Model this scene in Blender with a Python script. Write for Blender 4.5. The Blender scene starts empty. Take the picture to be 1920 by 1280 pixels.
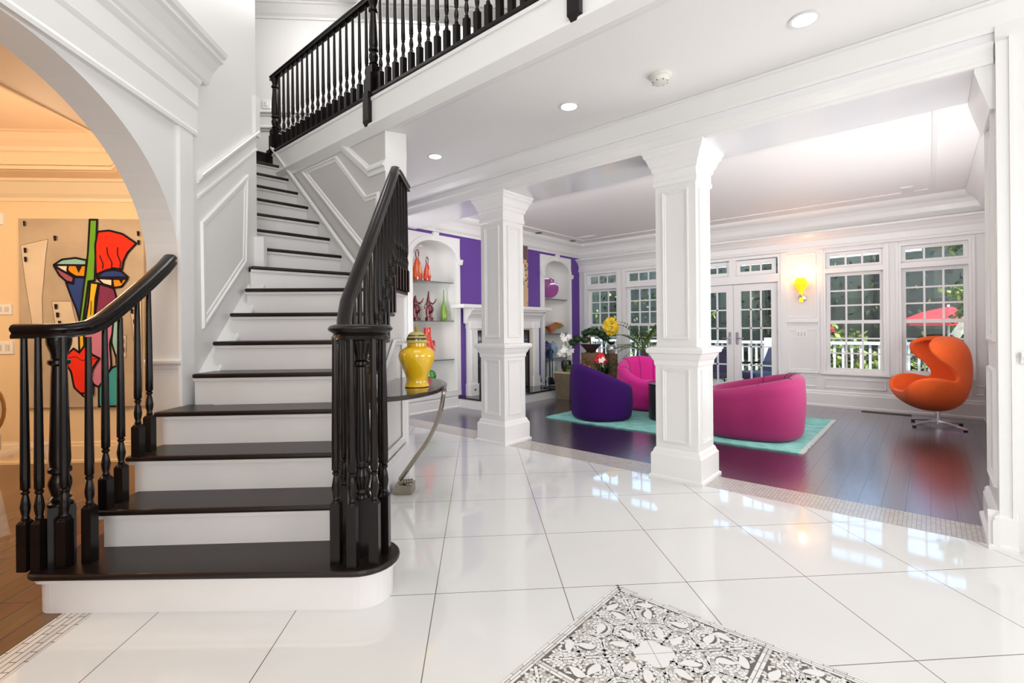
import bpy, bmesh, math, random
from mathutils import Vector, Matrix
random.seed(7)
sc = bpy.context.scene
COL = sc.collection
PI = math.pi
S2 = 2 ** -.5
YAW = math.radians(41.0)
CY, SY = math.cos(YAW), math.sin(YAW)

def W(d, l):          # depth / lateral measured from the foyer viewpoint -> plan
    return (d * CY + l * SY, d * SY - l * CY)
def G(p, q):          # diagonal axes (45 deg to the house) -> plan
    return ((p + q) * S2, (p - q) * S2)

# ---------------------------------------------------------------- materials
def nt(m):
    m.use_nodes = True
    return m.node_tree, m.node_tree.nodes['Principled BSDF']
def mat(name, c, r=.5, metal=0., coat=0., noise=0., nscale=8., emit=None, es=0., trans=0., alpha=1., sheen=0., spec=.5, bump=0., bscale=60.):
    m = bpy.data.materials.new(name)
    t, b = nt(m)
    b.inputs['Base Color'].default_value = (*c, 1)
    b.inputs['Roughness'].default_value = r
    b.inputs['Metallic'].default_value = metal
    b.inputs['Coat Weight'].default_value = coat
    b.inputs['Coat Roughness'].default_value = .08
    b.inputs['Transmission Weight'].default_value = trans
    b.inputs['Alpha'].default_value = alpha
    b.inputs['Sheen Weight'].default_value = sheen
    b.inputs['Specular IOR Level'].default_value = spec
    if emit:
        b.inputs['Emission Color'].default_value = (*emit, 1)
        b.inputs['Emission Strength'].default_value = es
    tc = t.nodes.new('ShaderNodeTexCoord')
    if noise:
        n = t.nodes.new('ShaderNodeTexNoise'); n.inputs['Scale'].default_value = nscale; n.inputs['Detail'].default_value = 4
        t.links.new(tc.outputs['Object'], n.inputs['Vector'])
        mx = t.nodes.new('ShaderNodeMix'); mx.data_type = 'RGBA'
        mx.inputs['A'].default_value = (*[v * (1 - noise) for v in c], 1)
        mx.inputs['B'].default_value = (*[min(1, v * (1 + noise)) for v in c], 1)
        t.links.new(n.outputs['Fac'], mx.inputs['Factor'])
        t.links.new(mx.outputs['Result'], b.inputs['Base Color'])
    if bump:
        n2 = t.nodes.new('ShaderNodeTexNoise'); n2.inputs['Scale'].default_value = bscale; n2.inputs['Detail'].default_value = 3
        t.links.new(tc.outputs['Object'], n2.inputs['Vector'])
        bp = t.nodes.new('ShaderNodeBump'); bp.inputs['Strength'].default_value = bump; bp.inputs['Distance'].default_value = .01
        t.links.new(n2.outputs['Fac'], bp.inputs['Height']); t.links.new(bp.outputs['Normal'], b.inputs['Normal'])
    return m
def glassmat(name, tint=(.97, .99, .98), refl=.06, rough=.0):
    m = bpy.data.materials.new(name); m.use_nodes = True
    t = m.node_tree; t.nodes.clear()
    o = t.nodes.new('ShaderNodeOutputMaterial'); tr = t.nodes.new('ShaderNodeBsdfTransparent'); gl = t.nodes.new('ShaderNodeBsdfGlossy')
    tr.inputs['Color'].default_value = (*tint, 1); gl.inputs['Roughness'].default_value = rough
    mx = t.nodes.new('ShaderNodeMixShader'); fr = t.nodes.new('ShaderNodeFresnel'); fr.inputs['IOR'].default_value = 1.35
    ad = t.nodes.new('ShaderNodeMath'); ad.operation = 'ADD'; ad.inputs[1].default_value = refl * .3
    t.links.new(fr.outputs[0], ad.inputs[0]); t.links.new(ad.outputs[0], mx.inputs['Fac'])
    t.links.new(tr.outputs[0], mx.inputs[1]); t.links.new(gl.outputs[0], mx.inputs[2]); t.links.new(mx.outputs[0], o.inputs[0])
    return m
def math_node(t, op, a, b=None):
    n = t.nodes.new('ShaderNodeMath'); n.operation = op
    for i, v in enumerate((a, b)):
        if v is None: continue
        if hasattr(v, 'links'): t.links.new(v, n.inputs[i])
        else: n.inputs[i].default_value = v
    return n.outputs[0]

M = {}
M['white'] = mat('white_paint', (.80, .79, .775), .38, noise=.015, nscale=3)
M['trimwhite'] = mat('white_gloss_trim', (.84, .83, .82), .28)
M['ceil'] = mat('ceiling_paint', (.90, .885, .87), .6)
M['satin'] = mat('satin_white_soffit', (.86, .86, .87), .12)
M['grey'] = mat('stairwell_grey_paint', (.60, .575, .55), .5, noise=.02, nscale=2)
M['niche'] = mat('niche_grey_paint', (.80, .795, .775), .5)
M['riser'] = mat('riser_white', (.80, .77, .755), .3, noise=.03, nscale=4)
M['black'] = mat('black_lacquered_wood', (.007, .0045, .004), .22, coat=.08, spec=.25, noise=.3, nscale=12)
M['tread'] = mat('dark_espresso_tread', (.013, .007, .0055), .3, spec=.4, noise=.4, nscale=14)
M['purple'] = mat('purple_wall_paint', (.125, .05, .31), .55, noise=.05, nscale=3)
M['cream'] = mat('cream_wall_paint', (.86, .66, .40), .6)
M['chrome'] = mat('chrome', (.8, .8, .82), .12, metal=1)
M['bronze'] = mat('pale_bronze_metal', (.36, .32, .26), .3, metal=1, noise=.15, nscale=20)
M['iron'] = mat('black_iron', (.02, .02, .025), .35, metal=.6)
M['glass'] = glassmat('window_glass')
M['shelfglass'] = glassmat('shelf_glass', (.86, .93, .91), .25)
M['shelfedge'] = mat('shelf_edge_glass', (.10, .14, .13), .1)
M['acrylic'] = glassmat('clear_acrylic', (.95, .95, .95), .5)
M['dark'] = mat('dark_opening', (.02, .02, .02), .6)
M['plate'] = mat('switch_plate_white', (.88, .87, .84), .35)

# marble floor tiles, laid on the diagonal, with thin dark joints
def tile_material():
    m = bpy.data.materials.new('polished_white_tile'); t, b = nt(m)
    tc = t.nodes.new('ShaderNodeTexCoord'); mp = t.nodes.new('ShaderNodeMapping'); mp.vector_type = 'POINT'
    mp.inputs['Rotation'].default_value = (0, 0, -PI / 4)
    t.links.new(tc.outputs['Object'], mp.inputs['Vector'])
    sx = t.nodes.new('ShaderNodeSeparateXYZ'); t.links.new(mp.outputs[0], sx.inputs[0])
    # rotated x = P, rotated y = -Q
    def line(v, off):
        a = math_node(t, 'SUBTRACT', v, off); a = math_node(t, 'DIVIDE', a, .585); a = math_node(t, 'FRACT', a)
        a = math_node(t, 'SUBTRACT', a, .5); a = math_node(t, 'ABSOLUTE', a); return math_node(t, 'GREATER_THAN', a, .4968)
    j = math_node(t, 'MAXIMUM', line(sx.outputs[0], 2.195), line(sx.outputs[1], -.38))
    n = t.nodes.new('ShaderNodeTexNoise'); n.inputs['Scale'].default_value = 1.3; n.inputs['Detail'].default_value = 5
    t.links.new(tc.outputs['Object'], n.inputs['Vector'])
    c1 = t.nodes.new('ShaderNodeMix'); c1.data_type = 'RGBA'
    c1.inputs['A'].default_value = (.765, .76, .745, 1); c1.inputs['B'].default_value = (.82, .82, .81, 1)
    t.links.new(n.outputs['Fac'], c1.inputs['Factor'])
    c2 = t.nodes.new('ShaderNodeMix'); c2.data_type = 'RGBA'; c2.inputs['B'].default_value = (.17, .14, .12, 1)
    t.links.new(c1.outputs['Result'], c2.inputs['A']); t.links.new(j, c2.inputs['Factor'])
    t.links.new(c2.outputs['Result'], b.inputs['Base Color'])
    b.inputs['Roughness'].default_value = .045; b.inputs['Specular IOR Level'].default_value = .6
    return m
M['tile'] = tile_material()
def plank_material(name, c1, c2, rot=0., rough=.16, w=.125, ln=1.4, gap=.0025, spec=.6, coat=False):
    m = bpy.data.materials.new(name); t, b = nt(m)
    tc = t.nodes.new('ShaderNodeTexCoord'); mp = t.nodes.new('ShaderNodeMapping'); mp.inputs['Rotation'].default_value = (0, 0, rot)
    t.links.new(tc.outputs['Object'], mp.inputs['Vector'])
    br = t.nodes.new('ShaderNodeTexBrick'); br.offset = .37; br.inputs['Scale'].default_value = 1
    br.inputs['Brick Width'].default_value = ln; br.inputs['Row Height'].default_value = w; br.inputs['Mortar Size'].default_value = gap
    br.inputs['Mortar Smooth'].default_value = .1; br.inputs['Bias'].default_value = 0
    br.inputs['Color1'].default_value = (*c1, 1); br.inputs['Color2'].default_value = (*c2, 1); br.inputs['Mortar'].default_value = (.004, .003, .003, 1)
    t.links.new(mp.outputs[0], br.inputs['Vector'])
    mp2 = t.nodes.new('ShaderNodeMapping'); mp2.inputs['Scale'].default_value = (2.5, 40, 1); t.links.new(mp.outputs[0], mp2.inputs['Vector'])
    n = t.nodes.new('ShaderNodeTexNoise'); n.inputs['Scale'].default_value = 1; n.inputs['Detail'].default_value = 6; t.links.new(mp2.outputs[0], n.inputs['Vector'])
    mx = t.nodes.new('ShaderNodeMix'); mx.data_type = 'RGBA'; mx.blend_type = 'MULTIPLY'; mx.inputs['Factor'].default_value = .5
    t.links.new(br.outputs['Color'], mx.inputs['A']); t.links.new(n.outputs['Color'], mx.inputs['B'])
    t.links.new(mx.outputs['Result'], b.inputs['Base Color'])
    bp = t.nodes.new('ShaderNodeBump'); bp.inputs['Strength'].default_value = .12; bp.inputs['Distance'].default_value = .004
    mul = math_node(t, 'MULTIPLY', br.outputs['Fac'], -1.2); add = math_node(t, 'ADD', n.outputs['Fac'], mul)
    t.links.new(add, bp.inputs['Height']); t.links.new(bp.outputs['Normal'], b.inputs['Normal'])
    ctn = t.nodes.new('ShaderNodeMix'); ctn.data_type = 'FLOAT'; ctn.inputs['A'].default_value = 1.0; ctn.inputs['B'].default_value = .5
    t.links.new(br.outputs['Fac'], ctn.inputs['Factor'])
    if coat: t.links.new(ctn.outputs['Result'], b.inputs['Coat Weight']); t.links.new(bp.outputs['Normal'], b.inputs['Coat Normal'])
    b.inputs['Roughness'].default_value = rough; b.inputs['Specular IOR Level'].default_value = spec
    return m
M['woodfloor'] = plank_material('dark_walnut_floor', (.050, .022, .026), (.030, .013, .016), rough=.25, spec=1.0, coat=True, gap=.002)
_b = M['woodfloor'].node_tree.nodes['Principled BSDF']; _b.inputs['Coat IOR'].default_value = 2.2; _b.inputs['Coat Tint'].default_value = (.86, .88, 1, 1); _b.inputs['Coat Roughness'].default_value = .22
M['dinefloor'] = plank_material('brown_oak_floor', (.26, .125, .055), (.19, .09, .04), rot=-PI / 4, rough=.25)
M['deck'] = plank_material('weathered_deck', (.30, .25, .22), (.24, .20, .18), rough=.6, w=.14, ln=3)

def mosaic_strip_material(name, c=(.62, .59, .56), w=.04, h=.02, rot=0., rough=.12, mort=(.16, .13, .11), ms=.0022):
    m = bpy.data.materials.new(name); t, b = nt(m)
    tc = t.nodes.new('ShaderNodeTexCoord'); mp = t.nodes.new('ShaderNodeMapping'); mp.inputs['Rotation'].default_value = (0, 0, rot)
    t.links.new(tc.outputs['Object'], mp.inputs['Vector'])
    br = t.nodes.new('ShaderNodeTexBrick'); br.inputs['Scale'].default_value = 1; br.inputs['Brick Width'].default_value = w; br.inputs['Row Height'].default_value = h
    br.inputs['Mortar Size'].default_value = ms; br.inputs['Mortar Smooth'].default_value = .1
    br.inputs['Color1'].default_value = (*c, 1); br.inputs['Color2'].default_value = (*[min(.9, v * 1.22) for v in c], 1); br.inputs['Mortar'].default_value = (*mort, 1)
    t.links.new(mp.outputs[0], br.inputs['Vector']); t.links.new(br.outputs['Color'], b.inputs['Base Color'])
    b.inputs['Roughness'].default_value = rough
    return m
M['mosaicband'] = mosaic_strip_material('beige_mosaic_band', (.52, .485, .45), .022, .022, mort=(.33, .29, .26), ms=.0016, rough=.2)
M['mosaicedge'] = mosaic_strip_material('white_strip_mosaic', (.66, .63, .60), .11, .026, rot=-PI / 4)
M['stoneA'] = mat('mosaic_white_stone', (.86, .855, .84), .15)
M['stoneB'] = mat('mosaic_pale_stone', (.72, .70, .67), .15)
M['stoneC'] = mat('mosaic_taupe_stone', (.54, .51, .46), .15)
M['grout'] = mat('mosaic_dark_grout', (.15, .135, .12), .7)

# ---------------------------------------------------------------- mesh builder
class MB:
    def __init__(s): s.v = []; s.f = []; s.m = []
    def add(s, vs, fs, mi=0):
        o = len(s.v); s.v += [tuple(v) for v in vs]; s.f += [tuple(i + o for i in f) for f in fs]; s.m += [mi] * len(fs); return s
    def box(s, x0, y0, z0, x1, y1, z1, mi=0):
        return s.add([(x0, y0, z0), (x1, y0, z0), (x1, y1, z0), (x0, y1, z0), (x0, y0, z1), (x1, y0, z1), (x1, y1, z1), (x0, y1, z1)],
                     [(0, 3, 2, 1), (4, 5, 6, 7), (0, 1, 5, 4), (1, 2, 6, 5), (2, 3, 7, 6), (3, 0, 4, 7)], mi)
    def prism(s, poly, z0, z1, mi=0):
        n = len(poly)
        vs = [(p[0], p[1], z0) for p in poly] + [(p[0], p[1], z1) for p in poly]
        return s.add(vs, [tuple(range(n))[::-1], tuple(range(n, 2 * n))] + [(i, (i + 1) % n, n + (i + 1) % n, n + i) for i in range(n)], mi)
    def hexa(s, a, b, mi=0):      # two matching polygons joined
        n = len(a)
        return s.add(list(a) + list(b), [tuple(range(n))[::-1], tuple(range(n, 2 * n))] + [(i, (i + 1) % n, n + (i + 1) % n, n + i) for i in range(n)], mi)
    def lathe(s, prof, c=(0, 0, 0), n=16, mi=0, sx=1., sy=1.):
        vs = []; fs = []
        for r, z in prof:
            for k in range(n):
                a = 2 * PI * k / n; vs.append((c[0] + r * sx * math.cos(a), c[1] + r * sy * math.sin(a), c[2] + z))
        for i in range(len(prof) - 1):
            for k in range(n):
                fs.append((i * n + k, i * n + (k + 1) % n, (i + 1) * n + (k + 1) % n, (i + 1) * n + k))
        if prof[0][0] > 1e-5: fs.append(tuple(range(n))[::-1])
        if prof[-1][0] > 1e-5: fs.append(tuple((len(prof) - 1) * n + k for k in range(n)))
        return s.add(vs, fs, mi)
    def ext(s, prof, p0, p1, n, mi=0):        # moulding: prof = (out along n, z) swept p0 -> p1
        a = [(p0[0] + n[0] * o, p0[1] + n[1] * o, p0[2] + z) for o, z in prof]
        b = [(p1[0] + n[0] * o, p1[1] + n[1] * o, p1[2] + z) for o, z in prof]
        return s.hexa(a, b, mi)
    def sweep(s, prof, path, mi=0, closed=False, up=(0, 0, 1)):   # prof = (side, up)
        P = [Vector(p) for p in path]; n = len(prof); vs = []; fs = []; L = len(P)
        for i, p in enumerate(P):
            t = (P[min(i + 1, L - 1)] - P[max(i - 1, 0)]).normalized()
            side = t.cross(Vector(up))
            if side.length < 1e-4: side = Vector((1, 0, 0))
            side.normalize(); u = side.cross(t).normalized()
            for a, b in prof: vs.append(tuple(p + side * a + u * b))
        for i in range(L - 1):
            for k in range(n): fs.append((i * n + k, i * n + (k + 1) % n, (i + 1) * n + (k + 1) % n, (i + 1) * n + k))
        fs.append(tuple(range(n))[::-1]); fs.append(tuple((L - 1) * n + k for k in range(n)))
        return s.add(vs, fs, mi)
    def tube(s, path, r, n=8, mi=0, r1=None):
        P = [Vector(p) for p in path]; L = len(P); vs = []; fs = []
        prev = None
        for i, p in enumerate(P):
            t = (P[min(i + 1, L - 1)] - P[max(i - 1, 0)]).normalized()
            ref = Vector((0, 0, 1)) if abs(t.z) < .95 else Vector((1, 0, 0))
            if prev is None: a = t.cross(ref).normalized()
            else: a = (prev - t * prev.dot(t)).normalized()
            prev = a; b = t.cross(a)
            rr = r if r1 is None else r + (r1 - r) * i / (L - 1)
            for k in range(n): vs.append(tuple(p + (a * math.cos(2 * PI * k / n) + b * math.sin(2 * PI * k / n)) * rr))
        for i in range(L - 1):
            for k in range(n): fs.append((i * n + k, i * n + (k + 1) % n, (i + 1) * n + (k + 1) % n, (i + 1) * n + k))
        fs.append(tuple(range(n))[::-1]); fs.append(tuple((L - 1) * n + k for k in range(n)))
        return s.add(vs, fs, mi)
    def ball(s, c, r, n=10, m=7, mi=0, sq=(1, 1, 1)):
        vs = [(c[0], c[1], c[2] - r * sq[2])]; fs = []
        for j in range(1, m):
            ph = -PI / 2 + PI * j / m
            for k in range(n): vs.append((c[0] + r * sq[0] * math.cos(ph) * math.cos(2 * PI * k / n), c[1] + r * sq[1] * math.cos(ph) * math.sin(2 * PI * k / n), c[2] + r * sq[2] * math.sin(ph)))
        vs.append((c[0], c[1], c[2] + r * sq[2])); T = len(vs) - 1
        for k in range(n): fs.append((0, 1 + (k + 1) % n, 1 + k)); fs.append((T, 1 + (m - 2) * n + k, 1 + (m - 2) * n + (k + 1) % n))
        for j in range(m - 2):
            for k in range(n): fs.append((1 + j * n + k, 1 + j * n + (k + 1) % n, 1 + (j + 1) * n + (k + 1) % n, 1 + (j + 1) * n + k))
        return s.add(vs, fs, mi)
    def frame(s, poly, w, o, u, n, d=.014, mi=0, inward=True):
        # raised panel moulding round polygon poly[(a,z)] on a vertical plane through o with direction u, normal n
        k = len(poly); area = sum(poly[i][0] * poly[(i + 1) % k][1] - poly[(i + 1) % k][0] * poly[i][1] for i in range(k))
        sg = 1 if area > 0 else -1
        def off(wd):
            r = []
            for i in range(k):
                a, b, c = Vector(poly[i - 1]), Vector(poly[i]), Vector(poly[(i + 1) % k])
                e1 = (b - a).normalized(); e2 = (c - b).normalized()
                n1 = Vector((-e1.y, e1.x)) * sg; n2 = Vector((-e2.y, e2.x)) * sg
                bis = n1 + n2
                if bis.length < 1e-6: bis = n1
                bis.normalize(); r.append(b + bis * wd / max(.3, bis.dot(n1)))
            return r
        rings = [(off(0), .0), (off(w * .12), d), (off(w * .35), d), (off(w * .5), d * .45), (off(w * .85), d * .45), (off(w), 0.)]
        vs = []; fs = []
        for pts, dep in rings:
            for p in pts: vs.append((o[0] + u[0] * p[0] + n[0] * dep, o[1] + u[1] * p[0] + n[1] * dep, o[2] + p[1]))
        for r in range(len(rings) - 1):
            for i in range(k): fs.append((r * k + i, r * k + (i + 1) % k, (r + 1) * k + (i + 1) % k, (r + 1) * k + i))
        return s.add(vs, fs, mi)
    def build(s, name, mats, parent=None, smooth=False, bevel=0., kind=None, seg=2, local=False, flat_angle=40):
        if not isinstance(mats, (list, tuple)): mats = [mats]
        me = bpy.data.meshes.new(name); vs = s.v
        if parent is not None and not local:
            wm = parent.matrix_basis.copy(); q = parent.parent
            while q is not None: wm = q.matrix_basis @ wm; q = q.parent
            inv = wm.inverted(); vs = [tuple(inv @ Vector(v)) for v in vs]
        me.from_pydata(vs, [], s.f)
        for m in mats: me.materials.append(m)
        for i, p in enumerate(me.polygons): p.material_index = s.m[i]
        bm = bmesh.new(); bm.from_mesh(me); bmesh.ops.recalc_face_normals(bm, faces=bm.faces); bm.to_mesh(me); bm.free()
        if smooth:
            for p in me.polygons: p.use_smooth = True
            me.set_sharp_from_angle(angle=math.radians(flat_angle))
        o = bpy.data.objects.new(name, me); COL.objects.link(o)
        if parent is not None: o.parent = parent
        if bevel:
            b = o.modifiers.new('bevel', 'BEVEL'); b.width = bevel; b.segments = seg; b.limit_method = 'ANGLE'; b.angle_limit = math.radians(40)
        if kind: o['kind'] = kind
        return o

def thing(name, label, cat, loc=(0, 0, 0), rz=0., group=None, kind=None):
    o = bpy.data.objects.new(name, None); COL.objects.link(o); o.empty_display_size = .1
    o.location = loc; o.rotation_euler = (0, 0, rz); o['label'] = label; o['category'] = cat
    o.matrix_basis = Matrix.Translation(loc) @ Matrix.Rotation(rz, 4, 'Z')
    if group: o['group'] = group
    if kind: o['kind'] = kind
    return o
def tag(o, label, cat, group=None):
    o['label'] = label; o['category'] = cat
    if group: o['group'] = group
    return o
def dup(o, parent=None, loc=None):
    c = o.copy(); COL.objects.link(c); c.parent = parent
    if loc is not None: c.location = loc
    return c
def dup_tree(r, loc, rz, label, group=None):
    c = r.copy(); COL.objects.link(c); c.location = loc; c.rotation_euler = (0, 0, rz); c['label'] = label
    if group: c['group'] = group
    for ch in list(r.children):
        d = ch.copy(); COL.objects.link(d); d.parent = c
        for g in list(ch.children):
            e = g.copy(); COL.objects.link(e); e.parent = d
    return c
def struct(mb, name, mats, **k): return mb.build(name, mats, kind='structure', **k)

# moulding profiles (out, z)
CROWN = [(0, 0), (.015, 0), (.02, .03), (.05, .06), (.09, .12), (.11, .15), (.13, .155), (.13, .18), (0, .18)]
BASE = [(0, 0), (.03, 0), (.03, .02), (.018, .03), (.018, .15), (.012, .165), (.014, .175), (.006, .19), (0, .19)]
RAIL = [(0, -.035), (.012, -.03), (.016, -.01), (.034, .005), (.036, .02), (.03, .028), (0, .03)]
# ================================================================ SETTING
# ---- floors
struct(MB().prism([(-3, -4), (3.67, -4), (3.67, 6.0), (-3, -.667)], -.1, 0), 'floor', M['tile'])
struct(MB().prism([G(-2.6, -1.78), G(-2.6, -1.65), G(6.5, -1.65), G(6.5, -1.78)], -.1, .0005), 'floor', M['mosaicedge'])
struct(MB().box(3.67, -4, -.1, 3.97, 6.5, .001), 'floor', M['mosaicband'])
struct(MB().box(3.97, -.7, -.1, 8.62, 6.5, 0), 'floor', M['woodfloor'])
struct(MB().prism([G(-2.6, -7), G(-2.6, -1.78), G(4.95, -1.78), G(4.95, -7)], -.1, .0002), 'floor', M['dinefloor'])

# ---- mosaic medallion laid in the tile floor
def medallion():
    o = tag(MB().prism([(.09, .475 - .63 * 2), (2.0, .475 - .63 * 2), (2.0, 1.105), (.09, 1.105)], 0, .0012).build('mosaic_medallion', M['grout']),
            'inlaid grey and white mosaic floor medallion of swirling leaves', 'mosaic')
    rnd = random.Random(3)
    mb = MB()
    def quad(pts, z=.0016, mi=None):
        mi = rnd.choice([0, 0, 0, 1, 1, 2]) if mi is None else mi
        mb.add([(p[0], p[1], z) for p in pts], [tuple(range(len(pts)))], mi)
    # border strips of long stones
    def strip(x0, y0, dx, dy, L, w, step):
        t = 0.
        nx, ny = -dy, dx
        while t < L - .004:
            l = min(step * rnd.uniform(.8, 1.2), L - t); g = .0012
            quad([(x0 + dx * (t + g) + nx * g, y0 + dy * (t + g) + ny * g), (x0 + dx * (t + l - g) + nx * g, y0 + dy * (t + l - g) + ny * g),
                  (x0 + dx * (t + l - g) + nx * (w - g), y0 + dy * (t + l - g) + ny * (w - g)), (x0 + dx * (t + g) + nx * (w - g), y0 + dy * (t + g) + ny * (w - g))], mi=rnd.choice([0, 0, 1]))
            t += l
    X1, Y1 = 2.0, 1.105; B = .036
    for j in range(3):
        w = B / 3
        strip(X1 - w * j, Y1 - 2.0 + .03, 0, 1, 2.0 - .03 - w * j, w, .07)       # far-right edge (constant x)
        strip(X1 - 1.9, Y1 - w * (j + 1), 1, 0, 1.9 - w * j, w, .07)
    panels = []
    pitch = .625; pw = pitch - .028
    for i in range(3):
        for j in range(3):
            cx = X1 - B - pw / 2 - i * pitch; cy = Y1 - B - pw / 2 - j * pitch
            panels.append((cx, cy))
    for i in range(2):       # dividing bands
        x = X1 - B - pw - i * pitch; y = Y1 - B - pw - i * pitch
        for k in range(2):
            strip(x - .014 * k, Y1 - 1.9, 0, 1, 1.9 - B, .014, .06)
            strip(X1 - 1.9, y - .014 * (k + 1), 1, 0, 1.9 - B, .014, .06)
    leaf = MB(); H = pw / 2
    base_leaves = [(.235, .13, 20), (.13, .235, 70), (.27, .27 - .02, -45 + 90), (.10, .115, 45), (.20, .045, 80), (.045, .20, 10)]
    swirl = [(.19, .19), (.25, .075), (.075, .25), (.105, .105), (.28, .18), (.18, .28)]
    leaves = []
    for q in range(4):
        for lx, ly, an in [(.215, .125, 15), (.125, .215, 75), (.262, .165, 110), (.165, .262, -20), (.125, .035, 20), (.035, .125, 70), (.225, .0, 95)]:
            a = q * PI / 2; leaves.append((lx * math.cos(a) - ly * math.sin(a), lx * math.sin(a) + ly * math.cos(a), math.radians(an) + a))
    cents = []
    for q in range(4):
        a = q * PI / 2
        for lx, ly in [(.215, .115), (.115, .215), (.125, .04), (.04, .125), (.235, .0), (.27, .19), (.19, .27)]:
            cents.append((lx * math.cos(a) - ly * math.sin(a), lx * math.sin(a) + ly * math.cos(a)))
    def inleaf(x, y):
        for lx, ly, an in leaves:
            u = (x - lx) * math.cos(an) + (y - ly) * math.sin(an); v = -(x - lx) * math.sin(an) + (y - ly) * math.cos(an)
            if abs(u) < .04 and abs(v) < .018 * (1 - (u / .04) ** 2) + .003: return True
        r = math.hypot(x, y); th = math.atan2(y, x)
        dl = (th % (PI / 2)) - PI / 4; return r < .004 + .034 * math.cos(dl) + math.sqrt(.042 ** 2 - (.034 * math.sin(dl)) ** 2)
    stones = []          # unit panel
    for (cx, cy) in cents:
        r = .012
        k = 0
        while r < .26:
            n = max(5, int(2 * PI * r / .0145)); ph = rnd.random()
            for i in range(n):
                a0 = 2 * PI * (i + ph) / n; a1 = 2 * PI * (i + ph + .91) / n; am = (a0 + a1) / 2; rm = r + .0055
                x, y = cx + rm * math.cos(am), cy + rm * math.sin(am)
                if abs(x) > H - .007 or abs(y) > H - .007: continue
                d = math.hypot(x - cx, y - cy)
                if any(math.hypot(x - c[0], y - c[1]) < d - .0035 for c in cents): continue
                if (abs(x - y) < .0085 or abs(x + y) < .0085) and math.hypot(x, y) > .07 or inleaf(x, y): continue
                j = lambda: rnd.uniform(-.0007, .0007)
                stones.append(([(cx + rr * math.cos(aa) + j(), cy + rr * math.sin(aa) + j()) for rr, aa in ((r, a0), (r, a1), (r + .0119, a1), (r + .0119, a0))], rnd.choice([0, 0, 0, 0, 1, 1, 2])))
            r += .0128; k += 1
    for (px, py) in panels:
        if px < .9 and py < -.2: continue
        for pts, mi in stones: quad([(px + a, py + b) for a, b in pts], mi=mi)
        for sx_, sy_ in ((1, 0), (-1, 0), (0, 1), (0, -1)):
            x0, x1 = .085, H * 1.38; an = math.atan2(sy_, sx_) + PI / 4; ca, sa = math.cos(an), math.sin(an); nseg = 9
            for q in range(nseg):
                u0 = x0 + (x1 - x0) * q / nseg + .001; u1 = x0 + (x1 - x0) * (q + 1) / nseg - .0005
                quad([(px + ca * u + sa * v, py + sa * u - ca * v) for u, v in ((u0, -.0055), (u1, -.0055), (u1, .0055), (u0, .0055))], mi=rnd.choice([0, 0, 1]))
        for lx, ly, an in leaves:
            pts = []
            for i in range(14):
                t = 2 * PI * i / 14; u = .036 * math.cos(t); v = .0165 * math.sin(t) * (1 - .35 * math.cos(t)) + .008 * math.cos(t) ** 3
                pts.append((px + lx + u * math.cos(an) - v * math.sin(an), py + ly + u * math.sin(an) + v * math.cos(an)))
            quad(pts, z=.0018, mi=0)
        for q in range(4):
            pts = []
            for i in range(9):
                t = PI / 4 + PI / 2 * (q + (i + .07) / 8.14); dl = (t % (PI / 2)) - PI / 4; r = .034 * math.cos(dl) + math.sqrt(.042 ** 2 - (.034 * math.sin(dl)) ** 2); pts.append((px + r * math.cos(t), py + r * math.sin(t)))
            quad([(px + .001 * math.cos(PI / 2 * (q + 1)), py + .001 * math.sin(PI / 2 * (q + 1)))] + pts, z=.0018, mi=0)
    mb.build('stones', [M['stoneA'], M['stoneB'], M['stoneC']], o)
medallion()

# ---- big shell
struct(MB().box(-3.1, -4.1, 5.65, 9, 9, 5.75), 'ceiling', M['ceil'])
mbc = MB().box(2.42, -4, 2.9, 9, 9, 3.24)
struct(mbc, 'ceiling', M['ceil'])
struct(MB().box(4.18, -.54, 2.88, 8.4, 5.45, 2.9), 'ceiling', M['ceil'])
struct(MB().prism([(1.2, 5.78), (2.42, 5.78), (2.42, 9), (-.5, 9), (-.5, 7)], 2.95, 3.24), 'floor', M['tread'])
struct(MB().box(2.43, -3.9, 3.241, 8.9, 8.9, 3.25), 'floor', M['tread'])
struct(MB().box(-3.1, -4.1, -.1, -3, 9, 5.65), 'wall_back', M['white'])
struct(MB().box(-3, -4.1, -.1, 9, -4, 5.65), 'wall_back', M['white'])
struct(MB().box(9, -4.1, 2.9, 9.1, 9.1, 5.65), 'wall_upstairs', M['white'])
struct(MB().box(-3, 9, -.1, 9, 9.1, 5.65), 'wall_upstairs', M['white'])
# upstairs hall wall with rails and crown
P8 = 6.8
w = MB().prism([G(P8, -6.5), G(P8, 3.5), G(P8 + .1, 3.5), G(P8 + .1, -6.5)], 3.25, 5.65)
nP = (-S2, -S2)
for z in (4.17, 3.96): w.ext(RAIL, (*G(P8, -6), z), (*G(P8, 3.4), z), nP)
w.ext(CROWN, (*G(P8, -6), 5.47), (*G(P8, 3.4), 5.47), nP)
w.ext(BASE, (*G(P8, -6), 3.25), (*G(P8, 3.4), 3.25), nP)
struct(w, 'wall_upstairs', M['white'])
t = thing('light_switch', 'small white switch plate on the upstairs hall wall behind the first newel', 'switch', (*G(P8, -2.87), 4.30))
MB().prism([G(P8, -2.92), G(P8, -2.82), G(P8 - .012, -2.82), G(P8 - .012, -2.92)], 4.24, 4.36).build('plate', M['plate'], t)
MB().prism([G(P8 - .012, -2.885), G(P8 - .012, -2.855), G(P8 - .02, -2.855), G(P8 - .02, -2.885)], 4.27, 4.33).build('rocker', M['niche'], t)

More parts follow.
